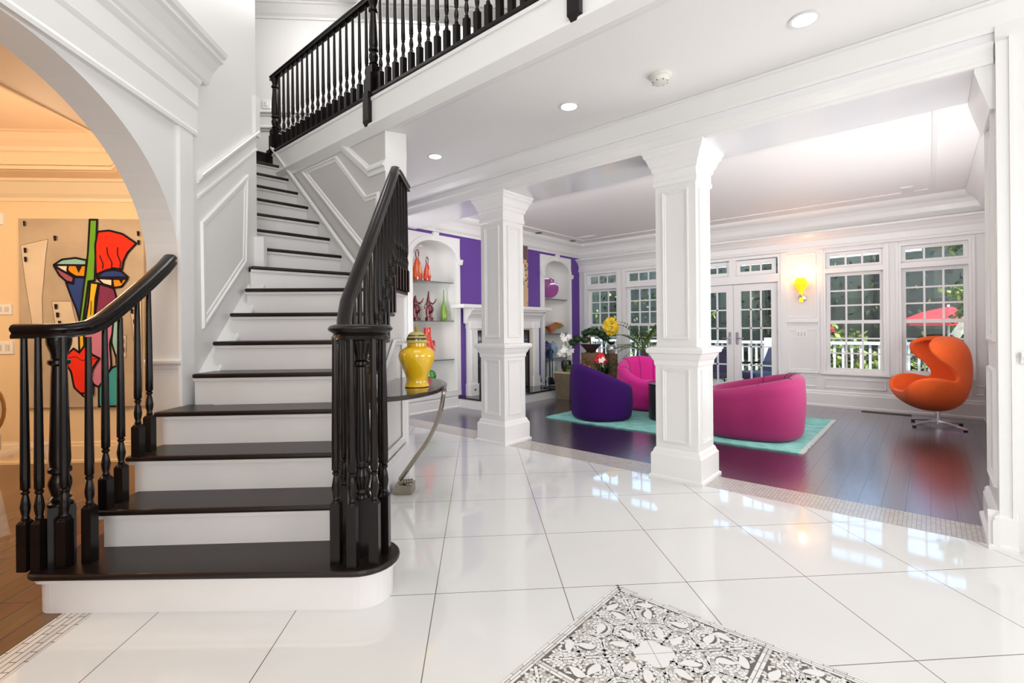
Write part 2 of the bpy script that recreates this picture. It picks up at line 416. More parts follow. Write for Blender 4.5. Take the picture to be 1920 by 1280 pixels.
# ---- arch wall on the left (diagonal), with elliptical arch
QA, QB = -1.83, -2.02
PC, PA, ZS, ZB = 1.95, 1.13, 1.60, .85
uP = (S2, S2); nQ = (S2, -S2)
w = MB()
def both(poly):     # polygon in (P,z) extruded through the wall thickness
    a = [(*G(p, QA), z) for p, z in poly]; b = [(*G(p, QB), z) for p, z in poly]; w.hexa(a, b)
both([(-3.2, 0), (PC - PA, 0), (PC - PA, 5.65), (-3.2, 5.65)])
NA = 40
for i in range(NA):
    a0 = PI - PI * i / NA; a1 = PI - PI * (i + 1) / NA
    p0, z0, p1, z1 = PC + PA * math.cos(a0), ZS + ZB * math.sin(a0), PC + PA * math.cos(a1), ZS + ZB * math.sin(a1)
    both([(p0, z0), (p1, z1), (p1, 5.65), (p0, 5.65)])
both([(PC + PA, 0), (3.28, 0), (3.28, 5.65), (PC + PA, 5.65)])
ob = w.build('wall_left', M['white'], kind='structure')
w = MB()
w.prism([G(3.28, QA), G(4.13, QA), (1.55, 4.40), (1.50, 5.9), (1.35, 5.9), G(3.28, QB)], 0, 5.65)
struct(w, 'wall_left', M['white'])
# trim on the arch wall: pilaster, entablature, jamb rail
w = MB()
w.hexa([(*G(3.065, QA), .5), (*G(3.20, QA), .5), (*G(3.20, QA + .022), .5), (*G(3.065, QA + .022), .5)],
       [(*G(3.065, QA), 2.46), (*G(3.20, QA), 2.46), (*G(3.20, QA + .022), 2.46), (*G(3.065, QA + .022), 2.46)])
ENT = [(0, 2.455), (.03, 2.455), (.034, 2.475), (.03, 2.49), (.03, 2.62), (.036, 2.63), (.044, 2.645), (.036, 2.655), (.036, 2.77), (.05, 2.785), (.06, 2.80), (.06, 2.815), (.075, 2.83),
       (.10, 2.90), (.14, 2.95), (.165, 2.962), (.165, 2.985), (.185, 2.995), (.195, 3.02), (.195, 3.03), (0, 3.03)]
w.ext([(o, z) for o, z in ENT if z <= 2.82] + [(0, 2.82)], (*G(-3, QA), 0), (*G(3.235, QA), 0), nQ)
w.ext([(0, 2.815)] + [(o, z) for o, z in ENT if z >= 2.815], (*G(-3, QA), 0), (*G(3.30, QA), 0), nQ)
for o in (.0,):      # jamb chair rail and base on the reveal facing the viewer
    w.ext(RAIL, (*G(PC + PA + .004, QA + .02), 1.0), (*G(PC + PA + .004, QB), 1.0), (-S2, -S2))
struct(w, 'trim_2', M['trimwhite'])
# raking wainscot on the wall beside the stair
w = MB()
w.frame([(3.32, 1.21), (3.93, 1.74), (3.97, 2.45), (3.31, 1.92)], .05, (*G(0, QA), 0), uP, nQ, .016)
w.ext(RAIL, (*G(3.28, QA), 2.20), (*G(4.12, QA), 2.83), nQ)
w.ext([(0, -.012), (.012, -.008), (.012, .008), (0, .012)], (*G(3.28, QA), 2.08), (*G(4.12, QA), 2.70), nQ)
w.hexa([(*G(3.28, QA), .5), (*G(4.12, QA), 1.3), (*G(4.12, QA), 1.70), (*G(3.28, QA), .93)],
       [(*G(3.28, -1.735), .5), (*G(4.12, -1.735), 1.3), (*G(4.12, -1.735), 1.66), (*G(3.28, -1.735), .89)])
w.ext([(0, 0), (.02, .0), (.015, .03), (0, .04)], (*G(3.28, -1.735), .87), (*G(4.12, -1.735), 1.64), nQ)
def post(p0, p1, out, z0, z1): w.hexa([(*G(p0, QA), z0), (*G(p1, QA), z0), (*G(p1, QA + out), z0), (*G(p0, QA + out), z0)], [(*G(p0, QA), z1), (*G(p1, QA), z1), (*G(p1, QA + out), z1), (*G(p0, QA + out), z1)])
post(4.06, 4.135, .03, 2.80, 3.12); post(4.08, 4.14, .075, 1.60, 1.97)
struct(w, 'trim_3', M['trimwhite'])

# ---- dining room behind the arch
PW = 4.70
w = MB().prism([G(PW, -8), G(PW, -2.65), G(PW + .12, -2.65), G(PW + .12, -8)], 0, 3)
w.ext(BASE, (*G(PW, -7.5), 0), (*G(PW, -2.66), 0), nP)
struct(w, 'wall_dining', M['cream'])
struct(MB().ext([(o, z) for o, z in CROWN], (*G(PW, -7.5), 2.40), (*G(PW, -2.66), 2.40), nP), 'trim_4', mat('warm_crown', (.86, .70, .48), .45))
struct(MB().prism([G(-2.6, -7), G(-2.6, -6.9), G(PW, -6.9), G(PW, -7)], 0, 3), 'wall_dining', M['cream'])
# tray ceiling: perimeter soffit + octagonal recess with crown
w = MB()
tray = [(4.33, -6.2), (4.33, -3.12), (3.90, -2.66), (.4, -2.66), (-.1, -3.12), (-.1, -6.2)]
outer = [(4.72, -7), (4.72, -2.60), (4.1, -2.03), (-2.4, -2.02), (-2.5, -2.1), (-2.5, -7)]
n = 6
for i in range(n):
    j = (i + 1) % n
    w.hexa([(*G(*outer[i]), 2.58), (*G(*outer[j]), 2.58), (*G(*tray[j]), 2.58), (*G(*tray[i]), 2.58)],
           [(*G(*outer[i]), 2.62), (*G(*outer[j]), 2.62), (*G(*tray[j]), 2.62), (*G(*tray[i]), 2.62)])
w.prism([G(*p) for p in outer], 2.86, 2.9)
def inset(poly, d):
    r = []
    k = len(poly)
    for i in range(k):
        a, b, c = Vector(poly[i - 1]), Vector(poly[i]), Vector(poly[(i + 1) % k])
        n1 = Vector((-(b - a).y, (b - a).x)).normalized(); n2 = Vector((-(c - b).y, (c - b).x)).normalized()
        bi = (n1 + n2).normalized(); q = b + bi * d / max(.3, bi.dot(n1))
        r.append((q.x, q.y))
    return r
ar = sum(tray[i][0] * tray[(i + 1) % 6][1] - tray[(i + 1) % 6][0] * tray[i][1] for i in range(6)); sg = 1 if ar > 0 else -1
rings = [(tray, 2.575)] + [(inset(tray, sg * d), z) for d, z in ((-.03, 2.57), (-.03, 2.60), (.0, 2.61), (.0, 2.72), (.02, 2.73), (.03, 2.76), (.08, 2.80), (.12, 2.845), (.15, 2.85), (.15, 2.87))]
vs = []; fs = []
for poly, z in rings: vs += [(*G(*p), z) for p in poly]
for r in range(len(rings) - 1):
    for i in range(6): fs.append((r * 6 + i, r * 6 + (i + 1) % 6, (r + 1) * 6 + (i + 1) % 6, (r + 1) * 6 + i))
w.add(vs, fs)
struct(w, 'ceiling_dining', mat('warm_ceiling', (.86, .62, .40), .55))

# ---- stair side wall (panelled), fascia of the upper hall
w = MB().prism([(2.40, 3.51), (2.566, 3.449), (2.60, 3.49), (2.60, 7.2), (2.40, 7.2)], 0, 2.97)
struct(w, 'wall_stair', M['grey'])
w = MB().prism([(2.395, 3.50), (2.566, 3.439), (2.605, 3.48), (2.605, 7.2), (2.601, 7.2), (2.601, 3.52), (2.41, 3.52)], 0, 2.95)
w.frame([(5.05, 2.89), (4.31, 2.88), (3.80, 2.40), (3.60, 2.40), (3.60, 1.70)], .06, (2.40, 0, 0), (0, 1), (-1, 0), .018)
def rake(pts, prof):
    for a, b in zip(pts[:-1], pts[1:]): w.ext(prof, (2.40, a[0], a[1]), (2.40, b[0], b[1]), (-1, 0))
R2 = [(0, -.05), (.012, -.045), (.014, -.01), (.03, .0), (.032, .022), (.014, .03), (.014, .05), (0, .055)]
rake([(4.26, 2.985), (3.745, 2.60), (3.50, 2.60)], R2)
w.hexa([(2.40, 3.80, 1.1), (2.40, 5.7, 2.6), (2.40, 5.7, 3.2), (2.40, 3.80, 1.66)], [(2.38, 3.80, 1.1), (2.38, 5.7, 2.6), (2.38, 5.7, 3.2), (2.38, 3.80, 1.66)])
w.ext([(0, -.02), (.012, -.02), (.03, 0), (.03, .02), (0, .03)], (2.38, 3.80, 1.66), (2.38, 5.7, 3.29), (-1, 0))
struct(w, 'trim_5', M['trimwhite'])
FAS = [(-.02, 3.225), (.02, 3.225), (.02, 3.01), (.035, 3.0), (.05, 2.985), (.05, 2.97), (.0, 2.90), (-.03, 2.895), (-.06, 2.90), (-.06, 3.225)]
w = MB().ext(FAS, (2.39, -4, 0), (2.39, 5.74, 0), (-1, 0))
w.ext([(.02, 3.19), (.03, 3.195), (.03, 3.222), (.02, 3.226)], (2.39, -4, 0), (2.39, 5.74, 0), (-1, 0))
struct(w, 'trim_6', M['trimwhite'])

# ---- beam, foyer crown, end pilaster and right wall
w = MB().box(3.67, -.275, 2.6, 4.18, 7, 2.9)
struct(w, 'beam', M['satin'])
w = MB()
w.ext([(0, 0), (.02, 0), (.022, .02), (.018, .03), (.018, .085), (.026, .10), (.026, .115), (0, .12)], (3.67, -.27, 2.6), (3.67, 7, 2.6), (-1, 0))
w.ext([(0, 2.77), (.012, 2.77), (.02, 2.79), (.06, 2.83), (.10, 2.875), (.115, 2.88), (.115, 2.898), (0, 2.898)], (3.67, -4, 0), (3.67, 7, 0), (-1, 0))
w.ext([(0, 0), (.02, 0), (.02, .1), (0, .11)], (4.18, 7, 2.6), (4.18, -.3, 2.6), (1, 0))
struct(w, 'trim_7', M['trimwhite'])
w = MB().prism([(3.645, -4), (3.78, -4), (3.78, -.70), (8.6, -.70), (8.6, -.54), (4.18, -.54), (4.18, -.275), (3.645, -.275)], 0, 2.9)
struct(w, 'wall_right', M['white'])
w = MB()
w.box(3.627, -.325, 0, 3.645, -.276, 2.70); w.box(3.619, -.340, 0, 3.645, -.325, 2.715)
w.frame([(3.72, 1.10), (4.10, 1.10), (4.10, 2.42), (3.72, 2.42)], .04, (0, -.275, 0), (1, 0), (0, 1), .016)
w.frame([(3.72, .30), (4.10, .30), (4.10, .95), (3.72, .95)], .04, (0, -.275, 0), (1, 0), (0, 1), .016)
w.ext([(a * 1.5, z) for a, z in BASE], (3.60, -.275, 0), (4.21, -.275, 0), (0, 1))
w.ext([(0, 0), (.05, 0), (.05, .018), (.028, .03), (.028, .17), (0, .2)], (3.645, -.345, 0), (3.645, -.231, 0), (-1, 0))
w.ext(BASE, (3.645, -4, 0), (3.645, -.40, 0), (-1, 0)); w.ext(RAIL, (3.645, -4, 1.02), (3.645, -.36, 1.02), (-1, 0))
w.ext([(0, 2.36), (.02, 2.36), (.03, 2.40), (.06, 2.50), (.08, 2.58), (.08, 2.6), (0, 2.6)], (3.66, -.275, 0), (4.2, -.275, 0), (0, 1))
struct(w, 'trim_8', M['trimwhite'])

# ---- columns
def column(x, y, label):
    t = bpy.data.objects.new('column', None); COL.objects.link(t); t.matrix_basis = Matrix.Translation((x, y, 0)); t.location = (x, y, 0)
    t['kind'] = 'structure'; t['label'] = label; t['category'] = 'column'
    def sq(prof):           # square lathe
        m = MB(); vs = []; fs = []
        for h, z in prof: vs += [(-h, -h, z), (h, -h, z), (h, h, z), (-h, h, z)]
        for i in range(len(prof) - 1):
            for k in range(4): fs.append((i * 4 + k, i * 4 + (k + 1) % 4, (i + 1) * 4 + (k + 1) % 4, (i + 1) * 4 + k))
        fs.append((3, 2, 1, 0)); L = len(prof) - 1; fs.append((L * 4, L * 4 + 1, L * 4 + 2, L * 4 + 3))
        return m.add(vs, fs)
    sq([(.215, 0), (.215, .02), (.20, .03), (.20, .19), (.188, .205), (.182, .225), (.172, .24)]).build('base', M['trimwhite'], t, local=True)
    m = sq([(.168, .235), (.168, .90)])
    def panels(m, h, z0, z1, a):
        for u, n in (((0, 1), (-1, 0)), ((1, 0), (0, -1)), ((1, 0), (0, 1)), ((0, 1), (1, 0))):
            m.frame([(-a, z0), (a, z0), (a, z1), (-a, z1)], .03, (n[0] * h, n[1] * h, 0), u, n, .014)
    panels(m, .168, .29, .87, .11); m.build('pedestal', M['white'], t, local=True)
    sq([(.168, .885), (.176, .90), (.178, .93), (.19, .95), (.205, .985), (.222, .995), (.226, 1.02), (.215, 1.035), (.165, 1.045)]).build('pedestal_cap', M['trimwhite'], t, local=True)
    m = sq([(.160, 1.04), (.160, 2.34)]); panels(m, .160, 1.10, 2.27, .105); m.build('shaft', M['white'], t, local=True)
    sq([(.160, 2.31), (.172, 2.32), (.175, 2.345), (.168, 2.36), (.168, 2.42), (.18, 2.435), (.184, 2.46), (.195, 2.475), (.215, 2.53), (.232, 2.55), (.232, 2.565), (.245, 2.58), (.245, 2.601)]).build('capital', M['trimwhite'], t, local=True)
column(3.84, 3.47, 'white square panelled column between the stairs and the purple wall')
column(3.84, 1.497, 'tall white square panelled column nearest the foyer, beside the magenta chair')
# ================================================================ LIVING ROOM SHELL
YP, XW = 5.45, 8.40
NCH = [(4.54, 'left'), (7.57, 'right')]
HO, HI, ZSP, BI, BO = .50, .41, 2.25, .235, .30
w = MB()
def slab(poly): w.hexa([(x, YP, z) for x, z in poly], [(x, YP + .12, z) for x, z in poly])
xs = [2.6] + [v for c, _ in NCH for v in (c - HI, c + HI)] + [8.62]
for a, b in ((xs[0], xs[1]), (xs[2], xs[3]), (xs[4], xs[5])): slab([(a, 0), (b, 0), (b, 2.9), (a, 2.9)])
for c, _ in NCH:
    slab([(c - HI, 0), (c + HI, 0), (c + HI, .25), (c - HI, .25)])
    for i in range(16):
        a0, a1 = PI - PI * i / 16, PI - PI * (i + 1) / 16
        p = [(c + HI * math.cos(a), ZSP + BI * math.sin(a)) for a in (a0, a1)]
        slab([p[0], p[1], (p[1][0], 2.9), (p[0][0], 2.9)])
struct(w, 'wall_purple', M['purple'])
LC = [(0, 2.62), (.012, 2.62), (.02, 2.65), (.05, 2.68), (.08, 2.74), (.12, 2.79), (.17, 2.82), (.19, 2.84), (.19, 2.88), (0, 2.88)]
w = MB()
w.ext(LC, (2.6, YP, 0), (8.4, YP, 0), (0, -1)); w.ext(LC, (4.18, -.54, 0), (8.4, -.54, 0), (0, 1))
w.ext(BASE, (2.6, YP, 0), (5.0, YP, 0), (0, -1)); w.ext(BASE, (6.95, YP, 0), (8.4, YP, 0), (0, -1)); w.ext([(o, z * 1.2) for o, z in BASE], (4.18, -.54, 0), (8.4, -.54, 0), (0, 1))
for x0 in (5.0, 7.86): w.box(x0, .0, 2.868, x0 + .03, 5.0, 2.88)
w.box(5.0, -.07, 2.866, 7.86, -.03, 2.88); w.box(5.0, 5.0, 2.866, 7.86, 5.04, 2.88)
struct(w, 'trim_9', M['trimwhite'])
# window wall
WIN = [(4.56, 5.30), (3.69, 4.43), (.447, 1.183), (-.41, .313)]
DOOR = (1.74, 3.17)
ZW0, ZW1 = .50, 2.30
w = MB()
ys = sorted([v for p in WIN for v in p] + list(DOOR)); edges = [-.70] + ys + [5.57]
for i in range(0, len(edges), 2): w.box(XW, edges[i], 0, XW + .18, edges[i + 1], 2.9)
for a, b in WIN: w.box(XW, a, 0, XW + .18, b, ZW0); w.box(XW, a, ZW1, XW + .18, b, 2.9)
w.box(XW, DOOR[0], 2.32, XW + .18, DOOR[1], 2.9)
struct(w, 'wall_windows', M['white'])
w = MB(); nX = (-1, 0)
w.ext(LC, (XW, -.54, 0), (XW, YP, 0), nX)
w.ext([(0, 2.33), (.03, 2.335), (.035, 2.37), (.02, 2.38), (.02, 2.46), (.04, 2.475), (.06, 2.51), (.11, 2.555), (.14, 2.56), (.14, 2.59), (0, 2.60)], (XW, -.54, 0), (XW, YP, 0), nX)
w.ext([(o, z * 1.25) for o, z in BASE], (XW, -.54, 0), (XW, DOOR[0] - .02, 0), nX); w.ext([(o, z * 1.25) for o, z in BASE], (XW, DOOR[1] + .02, 0), (XW, YP, 0), nX)
for a, b in WIN: w.frame([(a, .28), (b, .28), (b, .42), (a, .42)], .03, (XW, 0, 0), (0, 1), nX, .012)
w.frame([(1.27, 1.32), (1.66, 1.32), (1.66, 1.98), (1.27, 1.98)], .03, (XW, 0, 0), (0, 1), nX, .012)
w.frame([(1.27, 2.07), (1.66, 2.07), (1.66, 2.29), (1.27, 2.29)], .03, (XW, 0, 0), (0, 1), nX, .012)
w.frame([(1.27, .52), (1.66, .52), (1.66, 1.14), (1.27, 1.14)], .03, (XW, 0, 0), (0, 1), nX, .012)
w.frame([(1.27, .28), (1.66, .28), (1.66, .44), (1.27, .44)], .03, (XW, 0, 0), (0, 1), nX, .012)
w.ext(RAIL, (XW, 1.25, 1.24), (XW, 1.68, 1.24), nX); w.ext(RAIL, (XW, 1.25, .48), (XW, 1.68, .48), nX)
w.frame([(-.52, .30), (-.44, .30), (-.44, .42), (-.52, .42)], .02, (XW, 0, 0), (0, 1), nX, .012)
struct(w, 'trim_10', M['trimwhite'])

def muntins(mb, y0, y1, z0, z1, nc, nr, x, fw=.045, mw=.022, th=.035):
    mb.box(x, y0, z0, x + th, y0 + fw, z1); mb.box(x, y1 - fw, z0, x + th, y1, z1); mb.box(x, y0 + fw, z0, x + th, y1 - fw, z0 + fw); mb.box(x, y0 + fw, z1 - fw, x + th, y1 - fw, z1)
    iy0, iy1, iz0, iz1 = y0 + fw, y1 - fw, z0 + fw, z1 - fw
    for i in range(1, nc): c = iy0 + (iy1 - iy0) * i / nc; mb.box(x + .005, c - mw / 2, iz0, x + th - .005, c + mw / 2, iz1)
    for i in range(1, nr): c = iz0 + (iz1 - iz0) * i / nr; mb.box(x + .006, iy0, c - mw / 2, x + th - .006, iy1, c + mw / 2)
def window(n, a, b, z0, z1, zt):
    t = bpy.data.objects.new(f'window_{n}', None); COL.objects.link(t); t['kind'] = 'structure'
    t.location = (XW, (a + b) / 2, z0); t.matrix_basis = Matrix.Translation(t.location)
    f = MB(); e = .03
    f.box(XW - .02, a + .001, z0 + .001, XW + .16, a + e, z1 - .001); f.box(XW - .02, b - e, z0 + .001, XW + .16, b - .001, z1 - .001); f.box(XW - .018, a + e, z0, XW + .16, b - e, z0 + e); f.box(XW - .018, a + e, z1 - e, XW + .16, b - e, z1)
    f.box(XW - .01, a + e, zt - .02, XW + .16, b - e, zt + .05)
    for (p, q) in ((a - .03, a), (b, b + .03)): f.box(XW - .024, p, z0 + .006, XW + .001, q, z1 + .02)
    f.box(XW - .05, a - .04, z0 - .02, XW + .02, b + .04, z0 + .005)
    f.build('window_frame', M['trimwhite'], t)
    zm = z0 + (zt - z0) * .5 - .005
    for nm, q0, q1, x, nr in (('transom_sash', zt + .05, z1 - e, XW + .05, 1), ('upper_sash', zm - .01, zt - .02, XW + .09, 3), ('lower_sash', z0 + e, zm + .03, XW + .045, 3)):
        m = MB(); muntins(m, a + e, b - e, q0, q1, 3, nr, x)
        s = m.build(nm, M['trimwhite'], t)
        g = MB().box(x + .015, a + e + .03, q0 + .03, x + .02, b - e - .03, q1 - .03).build('pane', M['glass'], s)
for i, (a, b) in enumerate(WIN): window(i + 1, a, b, ZW0, ZW1, 1.985)
# french doors with transoms
dm = (DOOR[0] + DOOR[1]) / 2
f = MB(); a, b = DOOR
f.box(XW - .02, a + .001, 0.001, XW + .16, a + .04, 2.319); f.box(XW - .02, b - .04, 0.001, XW + .16, b - .001, 2.319); f.box(XW - .019, a + .04, 2.28, XW + .16, b - .04, 2.319); f.box(XW - .015, a + .04, 1.89, XW + .16, b - .04, 2.02)
f.box(XW - .01, dm - .05, 2.02, XW + .15, dm + .05, 2.28); f.box(XW + .002, a + .04, 0.001, XW + .17, b - .04, .03)
f.box(XW - .03, a - .09, 0.002, XW + .001, a, 2.33); f.box(XW - .03, b, 0.002, XW + .001, b + .09, 2.33)
struct(f, 'trim_11', M['trimwhite'])
for k, (p, q) in enumerate(((a + .04, dm - .003), (dm + .003, b - .04))):
    t = bpy.data.objects.new(f'door_{k+1}', None); COL.objects.link(t); t['kind'] = 'structure'; t.location = (XW + .05, p, .03); t.matrix_basis = Matrix.Translation(t.location)
    m = MB(); x = XW + .04
    m.box(x, p, .03, x + .045, p + .11, 1.885); m.box(x, q - .11, .03, x + .045, q, 1.885); m.box(x, p + .11, .03, x + .045, q - .11, .26); m.box(x, p + .11, 1.77, x + .045, q - .11, 1.885)
    for i in (1, 2): c = p + .11 + (q - p - .22) * i / 3; m.box(x + .006, c - .011, .26, x + .04, c + .011, 1.77)
    for i in range(1, 5): c = .26 + 1.51 * i / 5; m.box(x + .006, p + .11, c - .011, x + .04, q - .11, c + .011)
    lf = m.build('door_leaf', M['trimwhite'], t)
    MB().box(x + .02, p + .10, .25, x + .025, q - .10, 1.78).build('pane', M['glass'], lf)
    s = 1 if k else -1; hy = (q - .055) if k == 0 else (p + .055)
    h = MB().box(x - .012, hy - .02, .90, x, hy + .02, 1.10); h.tube([(x - .01, hy, 1.0), (x - .05, hy, 1.0), (x - .055, hy + s * .11, 1.0)], .009)
    h.build('door_handle', M['chrome'], t)
    hg = MB(); yy = p if k == 0 else q
    for z in (.45, 1.1, 1.72): hg.box(x - .014, yy - .012, z - .05, x, yy + .012, z + .05)
    hg.build('hinge', M['iron'], t)
    tr = bpy.data.objects.new(f'window_{5+k}', None); COL.objects.link(tr); tr['kind'] = 'structure'; tr.location = (XW, p, 2.02); tr.matrix_basis = Matrix.Translation(tr.location)
    m = MB(); muntins(m, p + .04, q - .04, 2.03, 2.27, 3, 1, XW + .05, fw=.06)
    sb = m.build('transom_sash', M['trimwhite'], tr); MB().box(XW + .065, p + .09, 2.08, XW + .07, q - .09, 2.22).build('pane', M['glass'], sb)

# niches: arched surround, curved inside, glass shelves
for k, (c, side) in enumerate(NCH):
    w = MB()
    def slabf(poly, y0, y1): w.hexa([(x, y0, z) for x, z in poly], [(x, y1, z) for x, z in poly])
    y0, y1 = YP - .022, YP
    for sx in (-1, 1):
        xa, xb = sorted((c + sx * HI, c + sx * HO)); slabf([(xa, .20), (xb, .20), (xb, 2.575), (xa, 2.575)], y0, y1)
    slabf([(c - HO, .19), (c + HO, .19), (c + HO, .27), (c - HO, .27)], y0 - .01, y1)
    for i in range(20):
        a0, a1 = PI - PI * i / 20, PI - PI * (i + 1) / 20
        p = [(c + HI * math.cos(a), ZSP + BI * math.sin(a)) for a in (a0, a1)]
        slabf([p[0], p[1], (p[1][0], 2.575), (p[0][0], 2.575)], y0, y1)
        qq = [(c + (HI + .075) * math.cos(a), ZSP + (BI + .065) * math.sin(a)) for a in (a0, a1)]
        slabf([p[0], p[1], qq[1], qq[0]], y0 - .025, y0)
    for sx in (-1, 1):
        xa, xb = sorted((c + sx * HI, c + sx * (HI + .075))); slabf([(xa, .27), (xb, .27), (xb, ZSP), (xa, ZSP)], y0 - .02, y0)
        xa, xb = sorted((c + sx * (HI - .005), c + sx * (HO + .03))); slabf([(xa + .02, 2.17), (xb - .02, 2.17), (xb, 2.25), (xa, 2.25)], y0 - .045, y0)
    slabf([(c - .03, ZSP + BI - .01), (c + .03, ZSP + BI - .01), (c + .05, 2.60), (c - .05, 2.60)], y0 - .05, y0)
    struct(w, f'trim_{12+k}', M['trimwhite'])
    # curved recess
    n = 20; vs = []; fs = []; DP = .32
    lev = [(.26, 1.)] + [(z, 1.) for z in (.8, 1.4, 2.0, ZSP)] + [(ZSP + BI * math.sin(t * PI / 16), math.cos(t * PI / 16)) for t in range(1, 9)]
    for z, sc_ in lev:
        for i in range(n + 1):
            a = PI * i / n; vs.append((c + HI * sc_ * math.cos(a), YP + DP * math.sin(a), z))
    for j in range(len(lev) - 1):
        for i in range(n): fs.append((j * (n + 1) + i, j * (n + 1) + i + 1, (j + 1) * (n + 1) + i + 1, (j + 1) * (n + 1) + i))
    fs.append(tuple(range(n + 1)))
    struct(MB().add(vs, fs), 'wall_niche', M['niche'], smooth=True)

def half_disc(c, y, ry, rx, n=16): return [(c + rx * math.cos(PI * i / n), y + ry * math.sin(PI * i / n)) for i in range(n + 1)]
for c, zz, nm in ((4.54, ((1.895, 'upper glass shelf in the niche nearest the stairs holding two orange vases'), (1.318, 'middle glass shelf in the niche nearest the stairs holding red figures'), (.739, 'lowest glass shelf in the niche nearest the stairs holding the red pitcher')), 0),
                  (7.57, ((1.752, 'upper glass shelf in the niche nearest the windows holding the purple plate'), (1.092, 'middle glass shelf in the niche nearest the windows holding the amber bowl'), (.616, 'lowest glass shelf in the niche nearest the windows holding two blue jars')), 0)):
    for z, lab in zz:
        t = tag(MB().prism(half_disc(c, YP + .01, .285, .385), z - .012, z).build('glass_shelf', M['shelfglass']), lab, 'shelf', 'glass niche shelves')
        MB().box(c - .39, YP + .004, z - .012, c + .39, YP + .01, z).build('front_edge', M['shelfedge'], t)
# ================================================================ STAIRCASE
ZT = {1: .178, 2: .3605, 3: .55, 4: .741, 5: .935, 6: 1.129, 7: 1.326, 8: 1.5216}
for k in range(9, 18): ZT[k] = 1.5216 + .192 * (k - 8)
NL = {1: (2.02, -2.06), 2: (2.25, -1.98), 3: (2.49, -2.02), 4: (2.72, -2.04), 5: (2.96, -1.93), 6: (3.19, -1.945), 7: (3.42, -1.965), 8: (3.65, -1.98), 9: (3.82, -2.02)}
NR = {1: (2.05, -.80), 2: (2.30, -.80), 3: (2.54, -.83), 4: (2.79, -.855), 5: (3.03, -.87), 6: (3.25, -.878), 7: (3.49, -.90), 8: (3.70, -.912)}
UP = {9: ((1.562, 4.032), (2.29, 3.914)), 10: ((1.631, 4.266), (2.418, 4.197)), 11: ((1.70, 4.446), (2.41, 4.413)), 12: ((1.79, 4.673), (2.402, 4.622)),
      13: ((1.866, 4.877), (2.406, 4.852)), 14: ((1.954, 5.104), (2.407, 5.077)), 15: ((2.037, 5.326), (2.401, 5.298)), 16: ((2.1, 5.545), (2.401, 5.509)), 17: ((2.1, 5.76), (2.407, 5.775))}
def online(k, x):      # y on nosing line k at plan x
    (x0, y0), (x1, y1) = UP[k]; return y0 + (y1 - y0) * (x - x0) / (x1 - x0)
stair = thing('staircase', 'white staircase with black treads curving up beside the arch', 'staircase', (*W(2.2, -1.4), 0))
VC = (2.19, -.69)      # volute centre (depth, lateral)
NOS = .028
def seg(k, fwd, ins_l=0., ins_r=0.):
    L, R = NL[k], NR[k]; return (L[0] + fwd, L[1] + ins_l), (R[0] + fwd, R[1] - ins_r)
def tread_poly(k, ins=0., back=.055, ext=0.):
    # ins = set-back of the riser body from the nosing
    if k == 1:
        r = .165 - ins; pts = []
        lx = -2.09 + ins
        pts += [W(2.62, lx)] + [W(2.10 + .07 * math.sin(a) * 1., lx + .07 - .07 * math.cos(a)) for a in (PI, )][:0]
        for i in range(7):
            a = PI / 2 * i / 6; pts.append(W(2.018 + ins + .07 - .07 * math.sin(a), lx + .07 - .07 * math.cos(a)))
        pts.append(W(VC[0] - r, VC[1] - .25))
        for i in range(17):
            a = PI * i / 16; pts.append(W(VC[0] - r * math.cos(a), VC[1] + r * math.sin(a)))
        pts.append(W(VC[0] + r, VC[1] - .10)); pts.append(W(2.36, -.80 - ins)); pts.append(W(2.36, -1.98)); pts.append(W(2.62, -1.96))
        return pts
    if k <= 7:
        a, b = seg(k, ins, ins if k < 5 else -.05, ins); c, d = seg(k + 1, back, 0, ins)
        c = (c[0], a[1])
        b = (b[0], b[1]); d = (d[0], NR[k + 1][1] - ins)
        pl = [W(*a), W(*b), W(*d), W(*c)]
        if k == 4: pl = [W(*a), W(*b), W(*d), W(d[0] - .1, -1.85), W(3.05, -1.90), W(3.0, a[1])]
        return pl
    if k == 8:
        a, b = seg(8, ins, -.05, ins)
        L9, R9 = UP[9]
        return [W(*a), W(*b), W(4.21, -.905 - ins), W(4.21, -.93), (2.40, 3.52), (2.40, online(9, 2.40) + back * 1.2), (1.50, online(9, 1.5) + back * 1.2)]
    x0 = 1.52
    return [(x0, online(k, x0) + ins), (2.385, online(k, 2.385) + ins), (2.385, online(k + 1, 2.385) + back), (x0, online(k + 1, x0) + back)]
for k in range(1, 17):
    z0, z1 = (ZT[k - 1] if k > 1 else 0), ZT[k]
    MB().prism(tread_poly(k), z1 - NOS, z1).build('tread', M['tread'], stair, bevel=.011, seg=3)
    m = MB().prism(tread_poly(k, .032, .03 if k != 4 else .03), 0 if k < 9 else z0 - .3, z1 - NOS)
    m.prism(tread_poly(k, .016, .03), z1 - NOS - .018, z1 - NOS)
    m.build('riser', M['riser'], stair)
# landing nosing
MB().prism([(1.52, 5.76), (2.41, 5.775), (2.41, 5.86), (1.52, 5.86)], 3.215, 3.255).build('landing_nosing', M['tread'], stair, bevel=.01)
MB().prism([(1.52, 5.79), (2.385, 5.80), (2.385, 5.9), (1.52, 5.9)], 2.95, 3.22).build('riser', M['riser'], stair)
# panelled open side of the stair (faces right)
m = MB(); uF = (CY, SY); nR = (SY, -CY)
o = (-.925 * SY, .925 * CY, 0)
m.frame([(2.62, .25), (4.08, .25), (4.08, 1.12), (3.75, 1.12), (2.62, .34)], .05, o, uF, nR, .02)
m.ext([(0, 0), (.022, 0), (.022, .16), (.01, .18), (.012, .2), (0, .215)], (*W(2.4, -.925), 0), (*W(4.19, -.925), 0), nR)
m.build('side_panelling', M['trimwhite'], stair)

